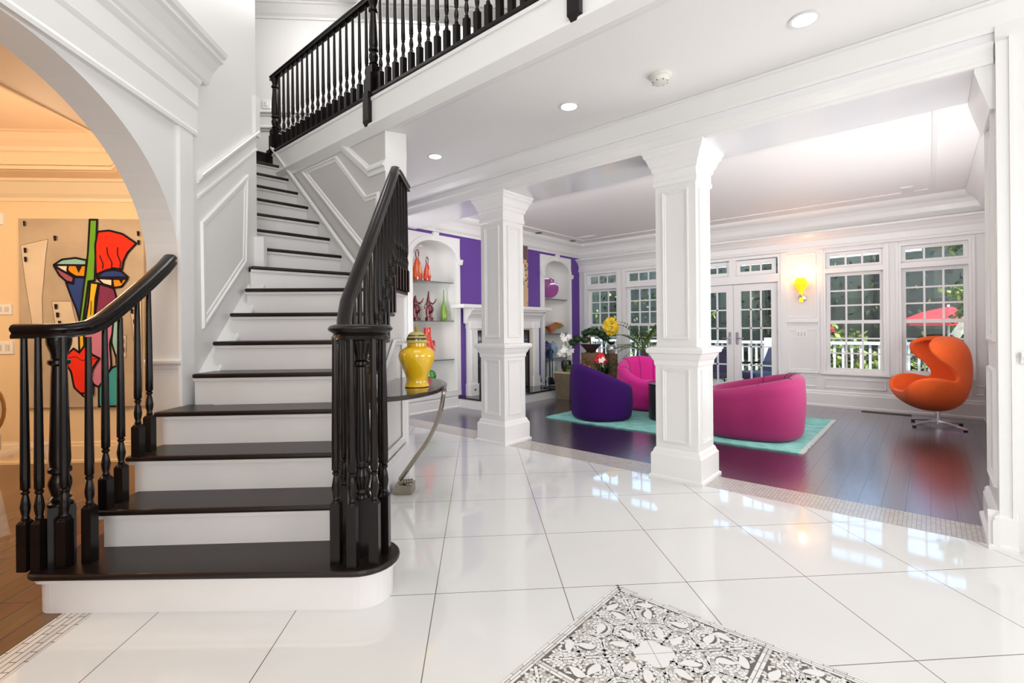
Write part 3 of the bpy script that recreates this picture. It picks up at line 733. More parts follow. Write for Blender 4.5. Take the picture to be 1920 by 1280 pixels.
# ---- turned balusters (local, base at origin)
def bal_prof(h, bh, s=.0145):
    t = bh
    return [(.0185, t - .02), (.019, t), (.013, t + .006), (.016, t + .014), (.012, t + .022), (.0165, t + .045), (.0185, t + .065), (.0135, t + .10), (.010, t + .115), (.0155, t + .122), (.0155, t + .130),
            (.011, t + .134), (.0175, t + .142), (.0175, t + .20), (s, h * .75), (.0115, h)]
def baluster_mb(h, bh=.19, w=.021):
    m = MB().box(-w, -w, 0, w, w, bh - .008)
    m.hexa([(-w, -w, bh - .008), (w, -w, bh - .008), (w, w, bh - .008), (-w, w, bh - .008)], [(-w * .6, -w * .6, bh + .006), (w * .6, -w * .6, bh + .006), (w * .6, w * .6, bh + .006), (-w * .6, w * .6, bh + .006)])
    return m.lathe(bal_prof(h, bh), n=12)
def newel_mb(h, bh=.26, w=.043, r=.036):
    m = MB().box(-w, -w, 0, w, w, bh)
    m.lathe([(w * .95, bh - .01), (w * .95, bh + .008), (.030, bh + .018), (.042, bh + .028), (.030, bh + .04), (.034, bh + .055), (.042, bh + .09), (.040, bh + .11), (.030, bh + .135), (.042, bh + .145), (.042, bh + .16),
             (.035, bh + .168), (r + .004, bh + .2), (r, bh + .35), (.029, h - .17), (.027, h - .125), (.040, h - .115), (.040, h - .10), (.028, h - .092), (.030, h - .07), (.043, h - .03), (.045, h - .015), (.045, h)], n=18)
    return m
RAILP = [(-.030, -.030), (-.022, -.032), (.022, -.032), (.030, -.030), (.030, -.018), (.024, -.010), (.026, -.004), (.034, .004), (.034, .014), (.026, .026), (.012, .032), (-.012, .032), (-.026, .026), (-.034, .014), (-.034, .004), (-.026, -.004), (-.024, -.010), (-.030, -.018)]
BALC = {}
def baluster(parent, x, y, z, h, bh=.19, sm=True):
    key = (round(h, 2), bh)
    px, py, pz = parent.location
    if key in BALC and False: pass
    if key not in BALC:
        o = baluster_mb(round(h, 2), bh).build('baluster', M['black'], parent, smooth=True, local=True); BALC[key] = o
    else:
        o = BALC[key].copy(); COL.objects.link(o); o.parent = parent
    o.location = (x - px, y - py, z - pz); o.rotation_euler = (0, 0, YAW)
    return o

# ---- railing on the open side nearest the foyer, with the round volute
rr = thing('stair_railing', 'black wooden railing ending in a round volute over the bottom step', 'railing', (*W(*VC), ZT[1]))
vz = 1.185
def rail_z(d): return 1.215 if d < 2.27 else min(2.43, 1.215 + (d - 2.27) * .83)
path = [(*W(2.24, -.785), 1.19), (*W(2.30, -.805), 1.235)]
for i in range(1, 13):
    d = 2.30 + (3.72 - 2.30) * i / 12; path.append((*W(d, -.825 - (d - 2.3) * .05), 1.235 + (d - 2.30) * .843))
path += [(*W(3.78, -.899), 2.448), (*W(3.88, -.903), 2.45), (*W(4.26, -.922), 2.45)]
MB().sweep([(a * .95, b) for a, b in RAILP], path).build('handrail', M['black'], rr, smooth=True)
MB().lathe([(0, -.035), (.118, -.035), (.128, -.028), (.125, -.016), (.118, -.006), (.122, .0), (.138, .010), (.142, .020), (.132, .032), (.11, .038), (0, .042)], (*W(*VC), vz), n=40).build('volute', M['black'], rr, smooth=True)
nw = newel_mb(vz - .03 - ZT[1], w=.038).build('newel_post', M['black'], rr, smooth=True, local=True)
for dd, dl in ((-.09, -.086), (-.12, -.005), (-.09, .082), (.01, .10), (.10, .06), (.114, -.12)):
    x, y = W(VC[0] + dd, VC[1] + dl); baluster(rr, x, y, ZT[1], vz - .03 - ZT[1], .27)
def bars(par, k, ds, lat, railf):
    for i, d in enumerate(ds): x, y = W(d, lat(d)); baluster(par, x, y, ZT[k], railf(d) - ZT[k], .19 + .09 * i if k < 8 else .19)
latR = lambda d: -.825 - (d - 2.3) * .05 - .012
for k in range(2, 8): bars(rr, k, (NR[k][0] + .05, NR[k][0] + .165), latR, lambda d: 1.235 + (d - 2.30) * .843 - .03)
for i, d in enumerate((3.765, 3.87, 3.975, 4.08, 4.185)): x, y = W(d, -.915); baluster(rr, x, y, ZT[8], 2.42 - ZT[8], .19)

# ---- short railing on the arch side
lr = thing('stair_railing', 'short black railing rising from the bottom step to the orange-lit arch', 'railing', (*W(2.1, -2.0), ZT[1]))
path = [(*W(2.075, -2.145), 1.205), (*W(2.085, -2.09), 1.205), (*W(2.10, -2.02), 1.205), (*W(2.13, -1.955), 1.208), (*W(2.18, -1.93), 1.22), (*W(2.24, -1.928), 1.245), (*W(2.31, -1.935), 1.285), (*W(2.42, -1.95), 1.35), (*W(2.62, -1.985), 1.47), (*W(2.78, -2.02), 1.565), (*W(2.90, -2.06), 1.635)]
MB().sweep([(a * 1.05, b) for a, b in RAILP], path).build('handrail', M['black'], lr, smooth=True)
def zl(d): return 1.172 if d < 2.2 else 1.172 + (d - 2.2) * .60
nwl = newel_mb(1.175 - ZT[1], w=.047, r=.034).build('newel_post', M['black'], lr, smooth=True, local=True); x, y = W(2.135, -2.015); nwl.location = (x - lr.location.x, y - lr.location.y, 0)
for d, l, bh in ((2.065, -2.10, .21), (2.07, -2.045, .21), (2.09, -1.955, .21), (2.135, -1.885, .25)): x, y = W(d, l); baluster(lr, x, y, ZT[1], 1.175 - ZT[1], bh)
for d, l, bh, k in ((2.28, -1.935, .15, 2), (2.37, -1.935, .18, 2), (2.51, -1.96, .16, 3), (2.61, -1.975, .19, 3)): x, y = W(d, l); baluster(lr, x, y, ZT[k], zl(d) - ZT[k], bh)

# ---- upper hall balustrade
br = thing('balcony_railing', 'long black balustrade along the edge of the upper hall', 'railing', (2.42, 3.0, 3.25))
MB().sweep(RAILP, [(2.42, 5.80, 4.15), (2.42, 2, 4.15), (2.42, -1.2, 4.15)]).build('handrail', M['black'], br, smooth=True)
MB().ext([(0, 3.222), (.03, 3.222), (.036, 3.235), (.03, 3.262), (-.13, 3.262), (-.13, 3.222)], (2.39, -1.2, 0), (2.39, 5.83, 0), (-1, 0)).build('shoe_rail', M['black'], br)
for y, zb in ((5.72, 3.0), (3.70, 2.97), (1.54, 2.97)):
    m = newel_mb(.88, .27, .047); m.box(-.047, -.047, -.06, .047, .047, .01)
    m.box(-.088, -.042, zb - 3.25 + .04, -.045, .042, .02); m.box(-.06, -.04, -.2, -.04, .04, .2)
    m.hexa([(-.092, -.042, zb - 3.25 + .05), (-.04, -.042, zb - 3.25 + .05), (-.04, .042, zb - 3.25 + .05), (-.092, .042, zb - 3.25 + .05)],
           [(-.08, -.02, zb - 3.25), (-.05, -.02, zb - 3.25), (-.05, .02, zb - 3.25), (-.08, .02, zb - 3.25)])
    n_ = m.build('newel_post', M['black'], br, smooth=True, local=True); n_.location = (0, y - 3.0, 0)
y = 5.60; first = None
ys = []
for a, b, n in ((5.72, 3.70, 17), (3.70, 1.54, 19), (1.54, -1.0, 20)):
    for i in range(1, n + 1): ys.append(a + (b - a) * i / (n + 1))
for y in ys: o = baluster(br, 2.42, y, 3.25, .87, .20); o.rotation_euler = (0, 0, 0)
# ================================================================ FURNITURE
def fabric(name, c, n=.12): return mat(name, c, .85, noise=n, nscale=45, sheen=.15, bump=.15, bscale=350)
M['fpurple'] = fabric('violet_wool_fabric', (.038, .005, .105), .1)
M['fpurple'].node_tree.nodes['Principled BSDF'].inputs['Sheen Weight'].default_value = .03; M['fpurple'].node_tree.nodes['Principled BSDF'].inputs['Specular IOR Level'].default_value = .15
M['fpink'] = fabric('magenta_wool_fabric', (.62, .010, .25))
M['frose'] = fabric('raspberry_wool_fabric', (.33, .012, .115))
M['fseam'] = mat('dark_seam', (.10, .005, .06), .9)
M['fpseam'] = mat('dark_violet_seam', (.03, .005, .09), .9)
M['forange'] = fabric('orange_wool_fabric', (.86, .12, .012))
M['fdorange'] = fabric('burnt_orange_wool_fabric', (.50, .075, .012))

def tub_chair(label, x, y, rz, s, h, body, seamm, hf=.42, hb=.70, zs=.36, sqr=.05):
    # rounded tub chair, local front = +x
    t = thing('tub_chair', label, 'armchair', (x, y, h), rz, 'rounded tub armchairs on the teal rug')
    n = 56; R = .46 * s; th = .155 * s
    def Hh(a):              # rim height round the chair, a = 0 at the front
        k = (1 - math.cos(a)) / 2
        return s * (hf + (hb - hf) * (k ** 1.05))
    prof = []
    vs = []; fs = []; rows = []
    def ring(fr, fz):
        row = []
        for k in range(n):
            a = 2 * PI * k / n
            H = Hh(a); r = fr(a, H); z = fz(a, H)
            e = 1.0 + sqr * abs(math.sin(2 * a)) ** 1.3
            row.append(len(vs)); vs.append((r * e * math.cos(a), r * e * math.sin(a) * 1.03, z))
        rows.append(row)
    ring(lambda a, H: .05 * s, lambda a, H: .0)
    ring(lambda a, H: R * .80, lambda a, H: .0)
    for q in range(1, 5): ring(lambda a, H, q=q: R * (.80 + .16 * math.sin(q * PI / 8)), lambda a, H, q=q: .09 * s * (1 - math.cos(q * PI / 8)))
    for q in range(1, 7): ring(lambda a, H, q=q: R * (.96 + .04 * math.sin(q / 6 * PI * .8)) - R * .03 * q / 6 * (H / s - .4), lambda a, H, q=q: .09 * s + (H - .20 * s) * q / 6)
    for q in range(1, 9):
        ring(lambda a, H, q=q: R * 1.0 - R * .05 * (H / s - .4) - th / 2 * (1 - math.cos(q * PI / 8)) + 0, lambda a, H, q=q: H - .11 * s + .11 * s * math.sin(q * PI / 8))
    zsf = zs * s
    for q in range(1, 6):
        def rr(a, H, q=q): return (R - R * .05 * (H / s - .4) - th) * (1 - .10 * (q / 5) * (1 - math.cos(a)) / 2 * 1.6)
        def zz(a, H, q=q):
            top = H - .11 * s; return top + (min(zsf, top) - top) * math.sin(q / 5 * PI / 2)
        ring(rr, zz)
    ring(lambda a, H: R * .35, lambda a, H: zsf - .005 * s)
    ring(lambda a, H: .02 * s, lambda a, H: zsf - .008 * s)
    for i in range(len(rows) - 1):
        for k in range(n): fs.append((rows[i][k], rows[i][(k + 1) % n], rows[i + 1][(k + 1) % n], rows[i + 1][k]))
    fs.append(tuple(rows[0])[::-1]); fs.append(tuple(rows[-1]))
    m = MB().add(vs, fs); b = m.build('upholstered_shell', body, t, smooth=True, local=True, flat_angle=80)
    # seat cushion pad and seams
    MB().lathe([(0, 0), (R * .50, 0), (R * .565, .012), (R * .575, .03), (R * .55, .05), (R * .3, .064), (0, .066)], (R * .10, 0, zsf - .03), n=36).build('seat_cushion', body, t, smooth=True, local=True)
    for a in (PI, PI - .62, PI + .62, PI - 1.3, PI + 1.3):
        k = min(range(n), key=lambda q: abs(2 * PI * q / n - a)); pts = [vs[rows[i][k]] for i in range(14, len(rows) - 2)]
        pts = [(p[0] * .995, p[1] * .995, p[2] + .002) for p in pts]; MB().tube(pts, .0035, 5).build('seam', seamm, b, local=True)
    return t
RUGZ = .013
tub_chair('dark violet rounded tub armchair seen from its side', 5.57, 3.29, math.radians(-38), .86, RUGZ, M['fpurple'], M['fpseam'], hf=.50, hb=.845, zs=.40)
tub_chair('bright magenta tub armchair facing the foyer beside the potted plants', 6.72, 3.13, math.radians(-124), 1.0, RUGZ, M['fpink'], M['fseam'], hf=.40, hb=.74)
tub_chair('raspberry tub armchair seen from its low side near the far column', 5.80, 1.50, math.radians(99), 1.12, RUGZ, M['frose'], M['fseam'], hf=.42, hb=.60, zs=.33, sqr=.11)
# care tag
# ---- egg chair
t = thing('egg_chair', 'orange egg-shaped swivel armchair on a chrome star base', 'armchair', (7.56, -.05, 0), math.radians(112))
def crom(P, t):
    n = len(P) - 1; x = min(max(t, 0), .99999) * n; i = int(x); f = x - i
    g = lambda j: P[min(max(j, 0), n)]
    r = []
    for k in range(len(P[0])):
        a, b, c, d = g(i - 1)[k], g(i)[k], g(i + 1)[k], g(i + 2)[k]
        r.append(.5 * (2 * b + (c - a) * f + (2 * a - 5 * b + 4 * c - d) * f * f + (3 * b - a - 3 * c + d) * f ** 3))
    return r
# spine x, z then edge x, y, z
SP = [(.465, .41, .45, .20, .425), (.43, .315, .44, .31, .50), (.29, .225, .33, .365, .575), (.10, .178, .17, .385, .595), (-.10, .188, .02, .39, .575), (-.25, .27, -.07, .38, .565), (-.34, .42, -.10, .36, .62),
      (-.385, .58, -.03, .34, .72), (-.395, .74, .09, .335, .80), (-.375, .88, .17, .33, .885), (-.32, .985, .185, .285, .985), (-.25, 1.04, .10, .19, 1.045), (-.19, 1.06, -.06, .08, 1.065)]
NU, NV = 48, 32
vs = []; fs = []
grid = []
for i in range(NU + 1):
    sx_, sz_, ex_, ey_, ez_ = crom(SP, i / NU); row = []
    for j in range(NV + 1):
        s_ = -1 + 2 * j / NV; a = abs(s_) * PI / 2; sgn = 1 if s_ >= 0 else -1
        la = ey_ * math.sin(a) ** .85; up = (1 - math.cos(a)) ** .95
        row.append(len(vs)); vs.append(((sx_ + (ex_ - sx_) * up) * .83, sgn * la * .88, sz_ + (ez_ - sz_) * up))
    grid.append(row)
for i in range(NU):
    for j in range(NV): fs.append((grid[i][j], grid[i][j + 1], grid[i + 1][j + 1], grid[i + 1][j]))
sh = MB().add(vs, fs).build('shell', [M['forange'], M['fdorange']], t, smooth=True, local=True, flat_angle=180)
so = sh.modifiers.new('thick', 'SOLIDIFY'); so.thickness = .05; so.offset = -1; so.use_even_offset = False
sb = sh.modifiers.new('round', 'SUBSURF'); sb.levels = 1; sb.render_levels = 1
m = MB(); m.ball((.11, 0, .345), .26, 24, 12, sq=(1.0, .95, .24)); m.build('seat_cushion', M['forange'], t, smooth=True, local=True)
m = MB(); rim = [vs[grid[i][0]] for i in range(NU + 1)] + [vs[grid[NU][j]] for j in range(1, NV)] + [vs[grid[i][NV]] for i in range(NU, -1, -1)] + [vs[grid[0][j]] for j in range(NV - 1, -1, -1)]
# headrest seam
m = MB(); i = 36; m.tube([(vs[grid[i][j]][0] + .008, vs[grid[i][j]][1] * .985, vs[grid[i][j]][2]) for j in range(1, NV)], .004, 5); m.build('headrest_seam', M['fdorange'], sh, local=True)
MB().tube([(-.02, 0, .03), (-.02, 0, .24)], .023, 14).build('stem', M['chrome'], t, smooth=True, local=True)
for k in range(4):
    a = k * PI / 2 + .45; c, s_ = math.cos(a), math.sin(a); m = MB()
    pt = lambda r, w, z: (-.02 + r * c - w * s_, r * s_ + w * c, z)
    m.hexa([pt(.0, -.024, .05), pt(.0, .024, .05), pt(.0, .024, .085), pt(.0, -.024, .085)], [pt(.33, -.017, .012), pt(.33, .017, .012), pt(.33, .017, .034), pt(.33, -.017, .034)])
    lg = m.build('leg', M['chrome'], t, bevel=.005, local=True)
    MB().lathe([(.02, 0), (.02, .013)], pt(.31, 0, 0), n=10).build('glide', M['iron'], lg, local=True)

# ---- rug
def rugmat():
    m = mat('teal_overdyed_rug', (.22, .52, .47), .9, noise=.5, nscale=9, bump=.3, bscale=160); return m
mb = MB(); nx_, ny_ = 24, 34; x0, x1, y0, y1 = 5.12, 7.20, .92, 3.88; rnd = random.Random(5)
top = [[(x0 + (x1 - x0) * i / nx_ + (rnd.uniform(-.008, .008) if i in (0, nx_) else 0), y0 + (y1 - y0) * j / ny_ + (rnd.uniform(-.012, .012) if j in (0, ny_) else 0)) for j in range(ny_ + 1)] for i in range(nx_ + 1)]
bd = [top[i][0] for i in range(nx_ + 1)] + [top[nx_][j] for j in range(1, ny_ + 1)] + [top[i][ny_] for i in range(nx_ - 1, -1, -1)] + [top[0][j] for j in range(ny_ - 1, 0, -1)]
rug = tag(mb.prism(bd, .001, .012).build('area_rug', rugmat()), 'faded teal area rug under the tub armchairs', 'rug')
fr = MB()
for j in range(150):
    y = y0 + (y1 - y0) * (j + .5) / 150
    fr.box(x0 - .0, y - .004, .0015, x0 + .012, y + .004, .0125)
fr2 = MB()
for i in range(105):
    x = x0 + (x1 - x0) * (i + .5) / 105; fr2.box(x - .005, y0 - .025 - rnd.random() * .012, .001, x + .005, y0 + .01, .0125)
fr2.build('fringe', mat('rug_fringe', (.62, .64, .60), .9), rug)

# ---- drum coffee table behind the column
t = thing('coffee_table', 'dark drum coffee table mostly hidden behind the tall column', 'table', (6.08, 2.44, RUGZ))
MB().lathe([(.36, 0), (.38, .02), (.38, .42), (.37, .44)], (6.08, 2.44, RUGZ), n=36).build('drum', mat('dark_drum', (.03, .026, .03), .3), t, smooth=True)
MB().lathe([(.39, .44), (.395, .445), (.395, .46), (.385, .466), (0, .466)], (6.08, 2.44, RUGZ), n=36).build('tabletop', mat('dark_gloss_top', (.025, .02, .025), .1, coat=.5), t, smooth=True)

# ---- console table against the stair, with the yellow jar
cd, cl = 3.36, -.915
t = thing('console_table', 'half-oval dark glossy console table on one curved metal leg against the staircase', 'table', (*W(3.42, -.80), 0))
pts = [W(cd + .60 * math.cos(a), cl + .445 * math.sin(a) ** .85) for a in [PI * i / 32 for i in range(33)]]
MB().prism(pts, .775, .805).build('tabletop', mat('bronze_brown_gloss', (.035, .026, .021), .1, coat=.25, spec=.4), t, bevel=.006)
# S-curved leg: tip -> foot
leg = [(3.36, -.482, .765), (3.36, -.487, .72), (3.365, -.505, .63), (3.38, -.545, .52), (3.40, -.61, .40), (3.43, -.69, .29), (3.47, -.755, .20), (3.50, -.80, .14), (3.515, -.825, .10), (3.51, -.815, .075), (3.50, -.80, .07)]
P = [(*W(a, b), c) for a, b, c in [crom(leg, i / 30) for i in range(31)]]
MB().sweep([(-.019, -.011), (.019, -.011), (.019, .011), (-.019, .011)], P).build('leg', M['bronze'], t, bevel=.004)
fb = MB(); fx = [W(d, l) for d, l in ((3.47, -.865), (3.47, -.735), (3.60, -.735), (3.60, -.865))]
fb.prism(fx, 0, .068).build('foot_block', M['bronze'], t, bevel=.003)
for i in range(4):
    a = -.815 + i * .022; c1 = (*W(3.50, a), .085 + .003 * i); c2 = (*W(3.50, a + .015), .086 + .003 * i); MB().tube([c1, c2], .020 - .001 * i, 14).build('roller', M['bronze'], t, smooth=True)
MB().tube([(*W(3.355, -.50), .763), (*W(3.355, -.462), .772)], .012, 10).build('bracket', M['bronze'], t)
yj = thing('ginger_jar', 'glossy yellow ginger jar with striped lid on the console table', 'jar', (*W(3.30, -.656), .8055))
MB().lathe([(0, 0), (.078, 0), (.084, .004), (.080, .012), (.073, .03), (.071, .05), (.080, .085), (.102, .135), (.120, .185), (.124, .215), (.118, .24), (.098, .262), (.076, .272), (.066, .277), (.066, .299), (.05, .30), (0, .30)], yj.location, n=40).build(
    'body', mat('yellow_glaze', (.82, .50, .012), .08, coat=.7, noise=.08, nscale=12), yj, smooth=True)
ld = MB(); L = yj.location + Vector((0, 0, .301))
LP = [(.088, 0), (.091, .004), (.072, .008), (.070, .018), (.0695, .026), (.068, .034), (.064, .044), (.058, .054), (.049, .064), (.036, .072), (.018, .078), (0, .079)]
ld.lathe(LP, L, n=32)
for i, f in enumerate(ld.f):
    z = sum(ld.v[j][2] for j in f) / len(f) - L.z
    ld.m[i] = 1 if (.019 < z < .032 or .044 < z < .058) else 0
lo = ld.build('lid', [mat('olive_glaze', (.50, .42, .12), .1, coat=.5), mat('dark_brown_glaze', (.05, .035, .012), .1, coat=.5)], yj, smooth=True)
MB().lathe([(.009, 0), (.013, .004), (.011, .010), (.015, .020), (.014, .028), (.006, .042), (0, .046)], L + Vector((0, 0, .077)), n=16).build('knob', mat('olive_knob_glaze', (.30, .25, .06), .15), lo, smooth=True)

# ---- fireplace
t = thing('fireplace', 'white fireplace with fluted legs, dark opening and raised hearth on the purple wall', 'fireplace', (5.95, 5.2, 0), kind='thing')
MB().box(5.0, 4.87, 0, 6.96, 5.448, .135).build('hearth_base', M['trimwhite'], t)
MB().box(4.985, 4.85, .135, 6.975, 5.448, .16).build('hearth_slab', mat('black_granite', (.012, .012, .014), .06, noise=.5, nscale=60), t)
MB().box(4.86, 5.17, 1.51, 7.06, 5.448, 1.565).build('mantel_shelf', M['trimwhite'], t, bevel=.006)
m = MB()
m.ext([(.02, 1.28), (.10, 1.28), (.105, 1.32), (.12, 1.36), (.15, 1.40), (.18, 1.42), (.20, 1.46), (.245, 1.48), (.245, 1.51), (.02, 1.51)], (5.10, YP, 0), (6.94, YP, 0), (0, -1))
m.box(5.17, 5.345, 1.20, 6.885, 5.44, 1.285); m.build('frieze', M['trimwhite'], t)
for xa in (5.165, 6.735):
    m = MB().box(xa, 5.34, .32, xa + .155, 5.445, 1.30); m.box(xa - .012, 5.325, .16, xa + .167, 5.445, .34); m.box(xa - .011, 5.32, 1.20, xa + .166, 5.445, 1.295)
    for i in range(5): m.box(xa + .014 + i * .027, 5.332, .38, xa + .028 + i * .027, 5.345, 1.18)
    lg = m.build('leg', M['trimwhite'], t)
    if xa < 6: MB().tube([(xa + .077, 5.327, .25), (xa + .077, 5.312, .25)], .018, 14).build('rosette', M['bronze'], lg)
m = MB().box(5.32, 5.36, .16, 5.335, 5.445, 1.20); m.box(6.66, 5.36, .16, 6.735, 5.445, 1.20); m.box(5.335, 5.36, 1.17, 6.66, 5.445, 1.20); m.build('marble_surround', mat('beige_marble', (.62, .57, .50), .2, noise=.15, nscale=6), t)
m = MB().box(5.335, 5.415, .16, 6.66, 5.446, 1.17); m.build('firebox', M['dark'], t)
m = MB()
for xa, xb in ((5.335, 5.36), (6.635, 6.66), (5.98, 6.01)): m.box(xa, 5.38, .16, xb, 5.41, 1.13)
m.box(5.335, 5.382, 1.13, 6.66, 5.408, 1.17); fd = m.build('glass_door_frame', M['iron'], t)
MB().box(5.36, 5.39, .17, 6.635, 5.395, 1.13).build('glass_door', mat('smoked_glass', (.03, .03, .035), .05, spec=.9), t)
# painting standing on the mantel
def artmat():
    m = bpy.data.materials.new('spotted_tan_painting'); tr, b = nt(m); tc = tr.nodes.new('ShaderNodeTexCoord'); v = tr.nodes.new('ShaderNodeTexVoronoi'); v.inputs['Scale'].default_value = 22
    tr.links.new(tc.outputs['Object'], v.inputs['Vector']); r = tr.nodes.new('ShaderNodeValToRGB')
    r.color_ramp.elements[0].position = .25; r.color_ramp.elements[0].color = (.04, .025, .02, 1); r.color_ramp.elements[1].position = .5; r.color_ramp.elements[1].color = (.68, .46, .28, 1)
    tr.links.new(v.outputs['Distance'], r.inputs[0]); tr.links.new(r.outputs[0], b.inputs['Base Color']); b.inputs['Roughness'].default_value = .6; return m
t = thing('canvas_painting', 'tall tan and brown spotted painting standing on the white mantel', 'painting', (6.2, 5.41, 1.566))
MB().box(5.75, 5.40, 1.566, 6.66, 5.44, 2.66).build('canvas', artmat(), t)
m = MB(); yq = 5.399
m.add([(x, yq, z) for x, z in ((6.36, 1.60), (6.64, 1.60), (6.64, 2.0), (6.52, 1.92), (6.40, 1.75))], [(0, 1, 2, 3, 4)], 0)
m.add([(x, yq, z) for x, z in ((6.46, 2.12), (6.58, 2.06), (6.56, 2.3), (6.47, 2.45), (6.44, 2.28))], [(0, 1, 2, 3, 4)], 1)
m.add([(x, yq, z) for x, z in ((6.32, 2.45), (6.655, 2.40), (6.655, 2.655), (6.2, 2.655))], [(0, 1, 2, 3)], 2)
m.build('painted_shapes', [mat('paint_tan', (.62, .42, .25), .6), mat('paint_cream', (.82, .74, .60), .6), mat('paint_taupe', (.16, .10, .09), .6)], t)

# fireplace tools
t = thing('fireplace_tools', 'black iron fireplace tool set standing on the hearth', 'tool set', (6.78, 5.02, .161))
bx, by = 6.78, 5.02
m = MB()
for sx in (-1, 1):
    c = bx + sx * .085; m.tube([(c + .085 * math.cos(k * PI / 3), by + .07 * math.sin(k * PI / 3), .17 + .0) for k in range(7)], .008, 6)
m.build('base', M['iron'], t)
m = MB().tube([(bx - .01, by, .17), (bx - .01, by, .80)], .010, 8); m.tube([(bx - .12, by, .76), (bx - .10, by, .80), (bx - .01, by, .83), (bx + .08, by, .80), (bx + .10, by, .76)], .010, 8); m.build('stand', M['iron'], t)
for i, xx in enumerate((bx - .10, bx + .03, bx + .095)):
    m = MB().tube([(xx, by + .02, .26), (xx, by + .02, .78)], .008, 8)
    if i == 0: m.tube([(xx, by + .02, .2), (xx, by + .02, .3)], .012, 8)
    elif i == 1: m.box(xx - .045, by + .01, .20, xx + .045, by + .03, .33)
    else: m.lathe([(.05, 0), (.055, .05), (.03, .1), (.01, .13)], (xx, by + .02, .2), n=10)
    m.build(('poker', 'shovel', 'brush')[i], M['iron'], t)

# ---- dining room: face painting
t = thing('canvas_painting', 'large canvas of a colourful abstract face on the dining wall', 'painting', (*G(4.68, -3.61), .52))
QL, QR, ZT_, ZB_ = -4.155, -3.075, 2.235, .515
def cp(x, y, d=0.):      # canvas coordinates (0..232, 0..350) -> wall
    q = QL + (QR - QL) * x / 232.5; return (*G(4.655 - d, q), ZT_ - (ZT_ - ZB_) * y / 350)
a = [cp(0, 0), cp(232.5, 0), cp(232.5, 350), cp(0, 350)]; b = [(*G(4.695, QL), ZT_), (*G(4.695, QR), ZT_), (*G(4.695, QR), ZB_), (*G(4.695, QL), ZB_)]
cv = MB().hexa(a, b).build('canvas', mat('canvas_beige', (.50, .40, .28), .7, noise=.45, nscale=2.2), t)
PCOL = {'k': (.012, .008, .012), 'tan': (.74, .62, .46), 'grn': (.16, .42, .03), 'red': (.88, .035, .012), 'teal': (.30, .58, .52), 'wht': (.86, .78, .64), 'org': (.88, .30, .01), 'mau': (.36, .10, .16),
        'blu': (.03, .06, .25), 'yel': (.86, .55, .03), 'plum': (.24, .04, .10), 'pink': (.62, .22, .34), 'aqua': (.06, .38, .40), 'lteal': (.35, .62, .58)}
keys = list(PCOL); pm = [mat('paint_' + k, c, .7, noise=.12, nscale=5, spec=.15) for k, c in PCOL.items()]
def A(L): return [((x / 4 - 43.5), (y / 4 + 360 - 411.5)) for x, y in L]
def Bq(L): return [((x / 4 - 43.5), (y / 4 + 560 - 411.5)) for x, y in L]
shapes = [('tan', A([(190, 405), (392, 358), (375, 480), (345, 800), (348, 1015), (272, 1015), (268, 970), (225, 700)]), 0),
          ('tan', A([(415, 818), (560, 820), (640, 1200), (470, 1200)]), 0), ('tan', A([(985, 775), (1085, 775), (1085, 1500), (1040, 1330), (1020, 1050)]), 0), ('tan', Bq([(920, 278), (968, 278), (965, 440), (915, 440)]), 0),
          ('plum', A([(770, 690), (880, 725), (900, 800), (905, 930), (860, 1000), (735, 1000), (740, 900)]), 1),
          ('pink', Bq([(640, 200), (745, 170), (905, 130), (845, 330), (857, 515), (760, 660), (720, 640), (640, 400)]), 1),
          ('aqua', Bq([(857, 520), (900, 500), (935, 805), (760, 805), (760, 660)]), 1), ('lteal', Bq([(880, 120), (908, 110), (915, 430), (892, 440), (858, 330)]), 1),
          ('pink', Bq([(893, 425), (928, 460), (895, 488)]), 1),
          ('blu', A([(525, 680), (580, 690), (585, 640), (670, 645), (622, 965), (600, 880), (560, 780)]), 1),
          ('grn', A([(705, 213), (760, 213), (737, 665), (692, 672), (658, 905), (650, 965), (672, 980), (615, 1015), (688, 480)]), 1),
          ('yel', A([(705, 680), (765, 687), (742, 800), (735, 925), (700, 962), (668, 955), (690, 830)]), 1), ('yel', Bq([(615, 200), (650, 190), (658, 355), (620, 400)]), 1),
          ('red', A([(765, 302), (850, 293), (950, 318), (1052, 388), (985, 460), (955, 520), (945, 582), (880, 575), (820, 590), (748, 622), (745, 400)]), 1),
          ('blu', A([(752, 642), (800, 600), (880, 586), (940, 597), (990, 642)]), 1), ('wht', A([(758, 648), (872, 655), (870, 712), (800, 692)]), 1), ('org', A([(870, 655), (985, 655), (940, 712), (880, 720)]), 1),
          ('k', A([(918, 656), (955, 656), (940, 690)]), 0),
          ('mau', A([(440, 560), (545, 618), (585, 642), (576, 682), (530, 672), (480, 628)]), 1), ('wht', A([(440, 553), (548, 550), (540, 612), (500, 592)]), 1), ('org', A([(545, 550), (678, 553), (668, 640), (600, 636), (560, 612), (538, 590)]), 1),
          ('teal', A([(438, 550), (500, 510), (600, 498), (682, 515), (677, 553)]), 1), ('k', A([(600, 555), (650, 555), (622, 608)]), 0),
          ('pink', Bq([(690, 660), (722, 640), (722, 712), (680, 745), (638, 715)]), 1),
          ('red', Bq([(495, 450), (580, 370), (622, 402), (660, 352), (720, 420), (770, 445), (720, 520), (692, 660), (680, 700), (630, 706), (582, 660), (560, 540)]), 1)]
m = MB(); d = .0015
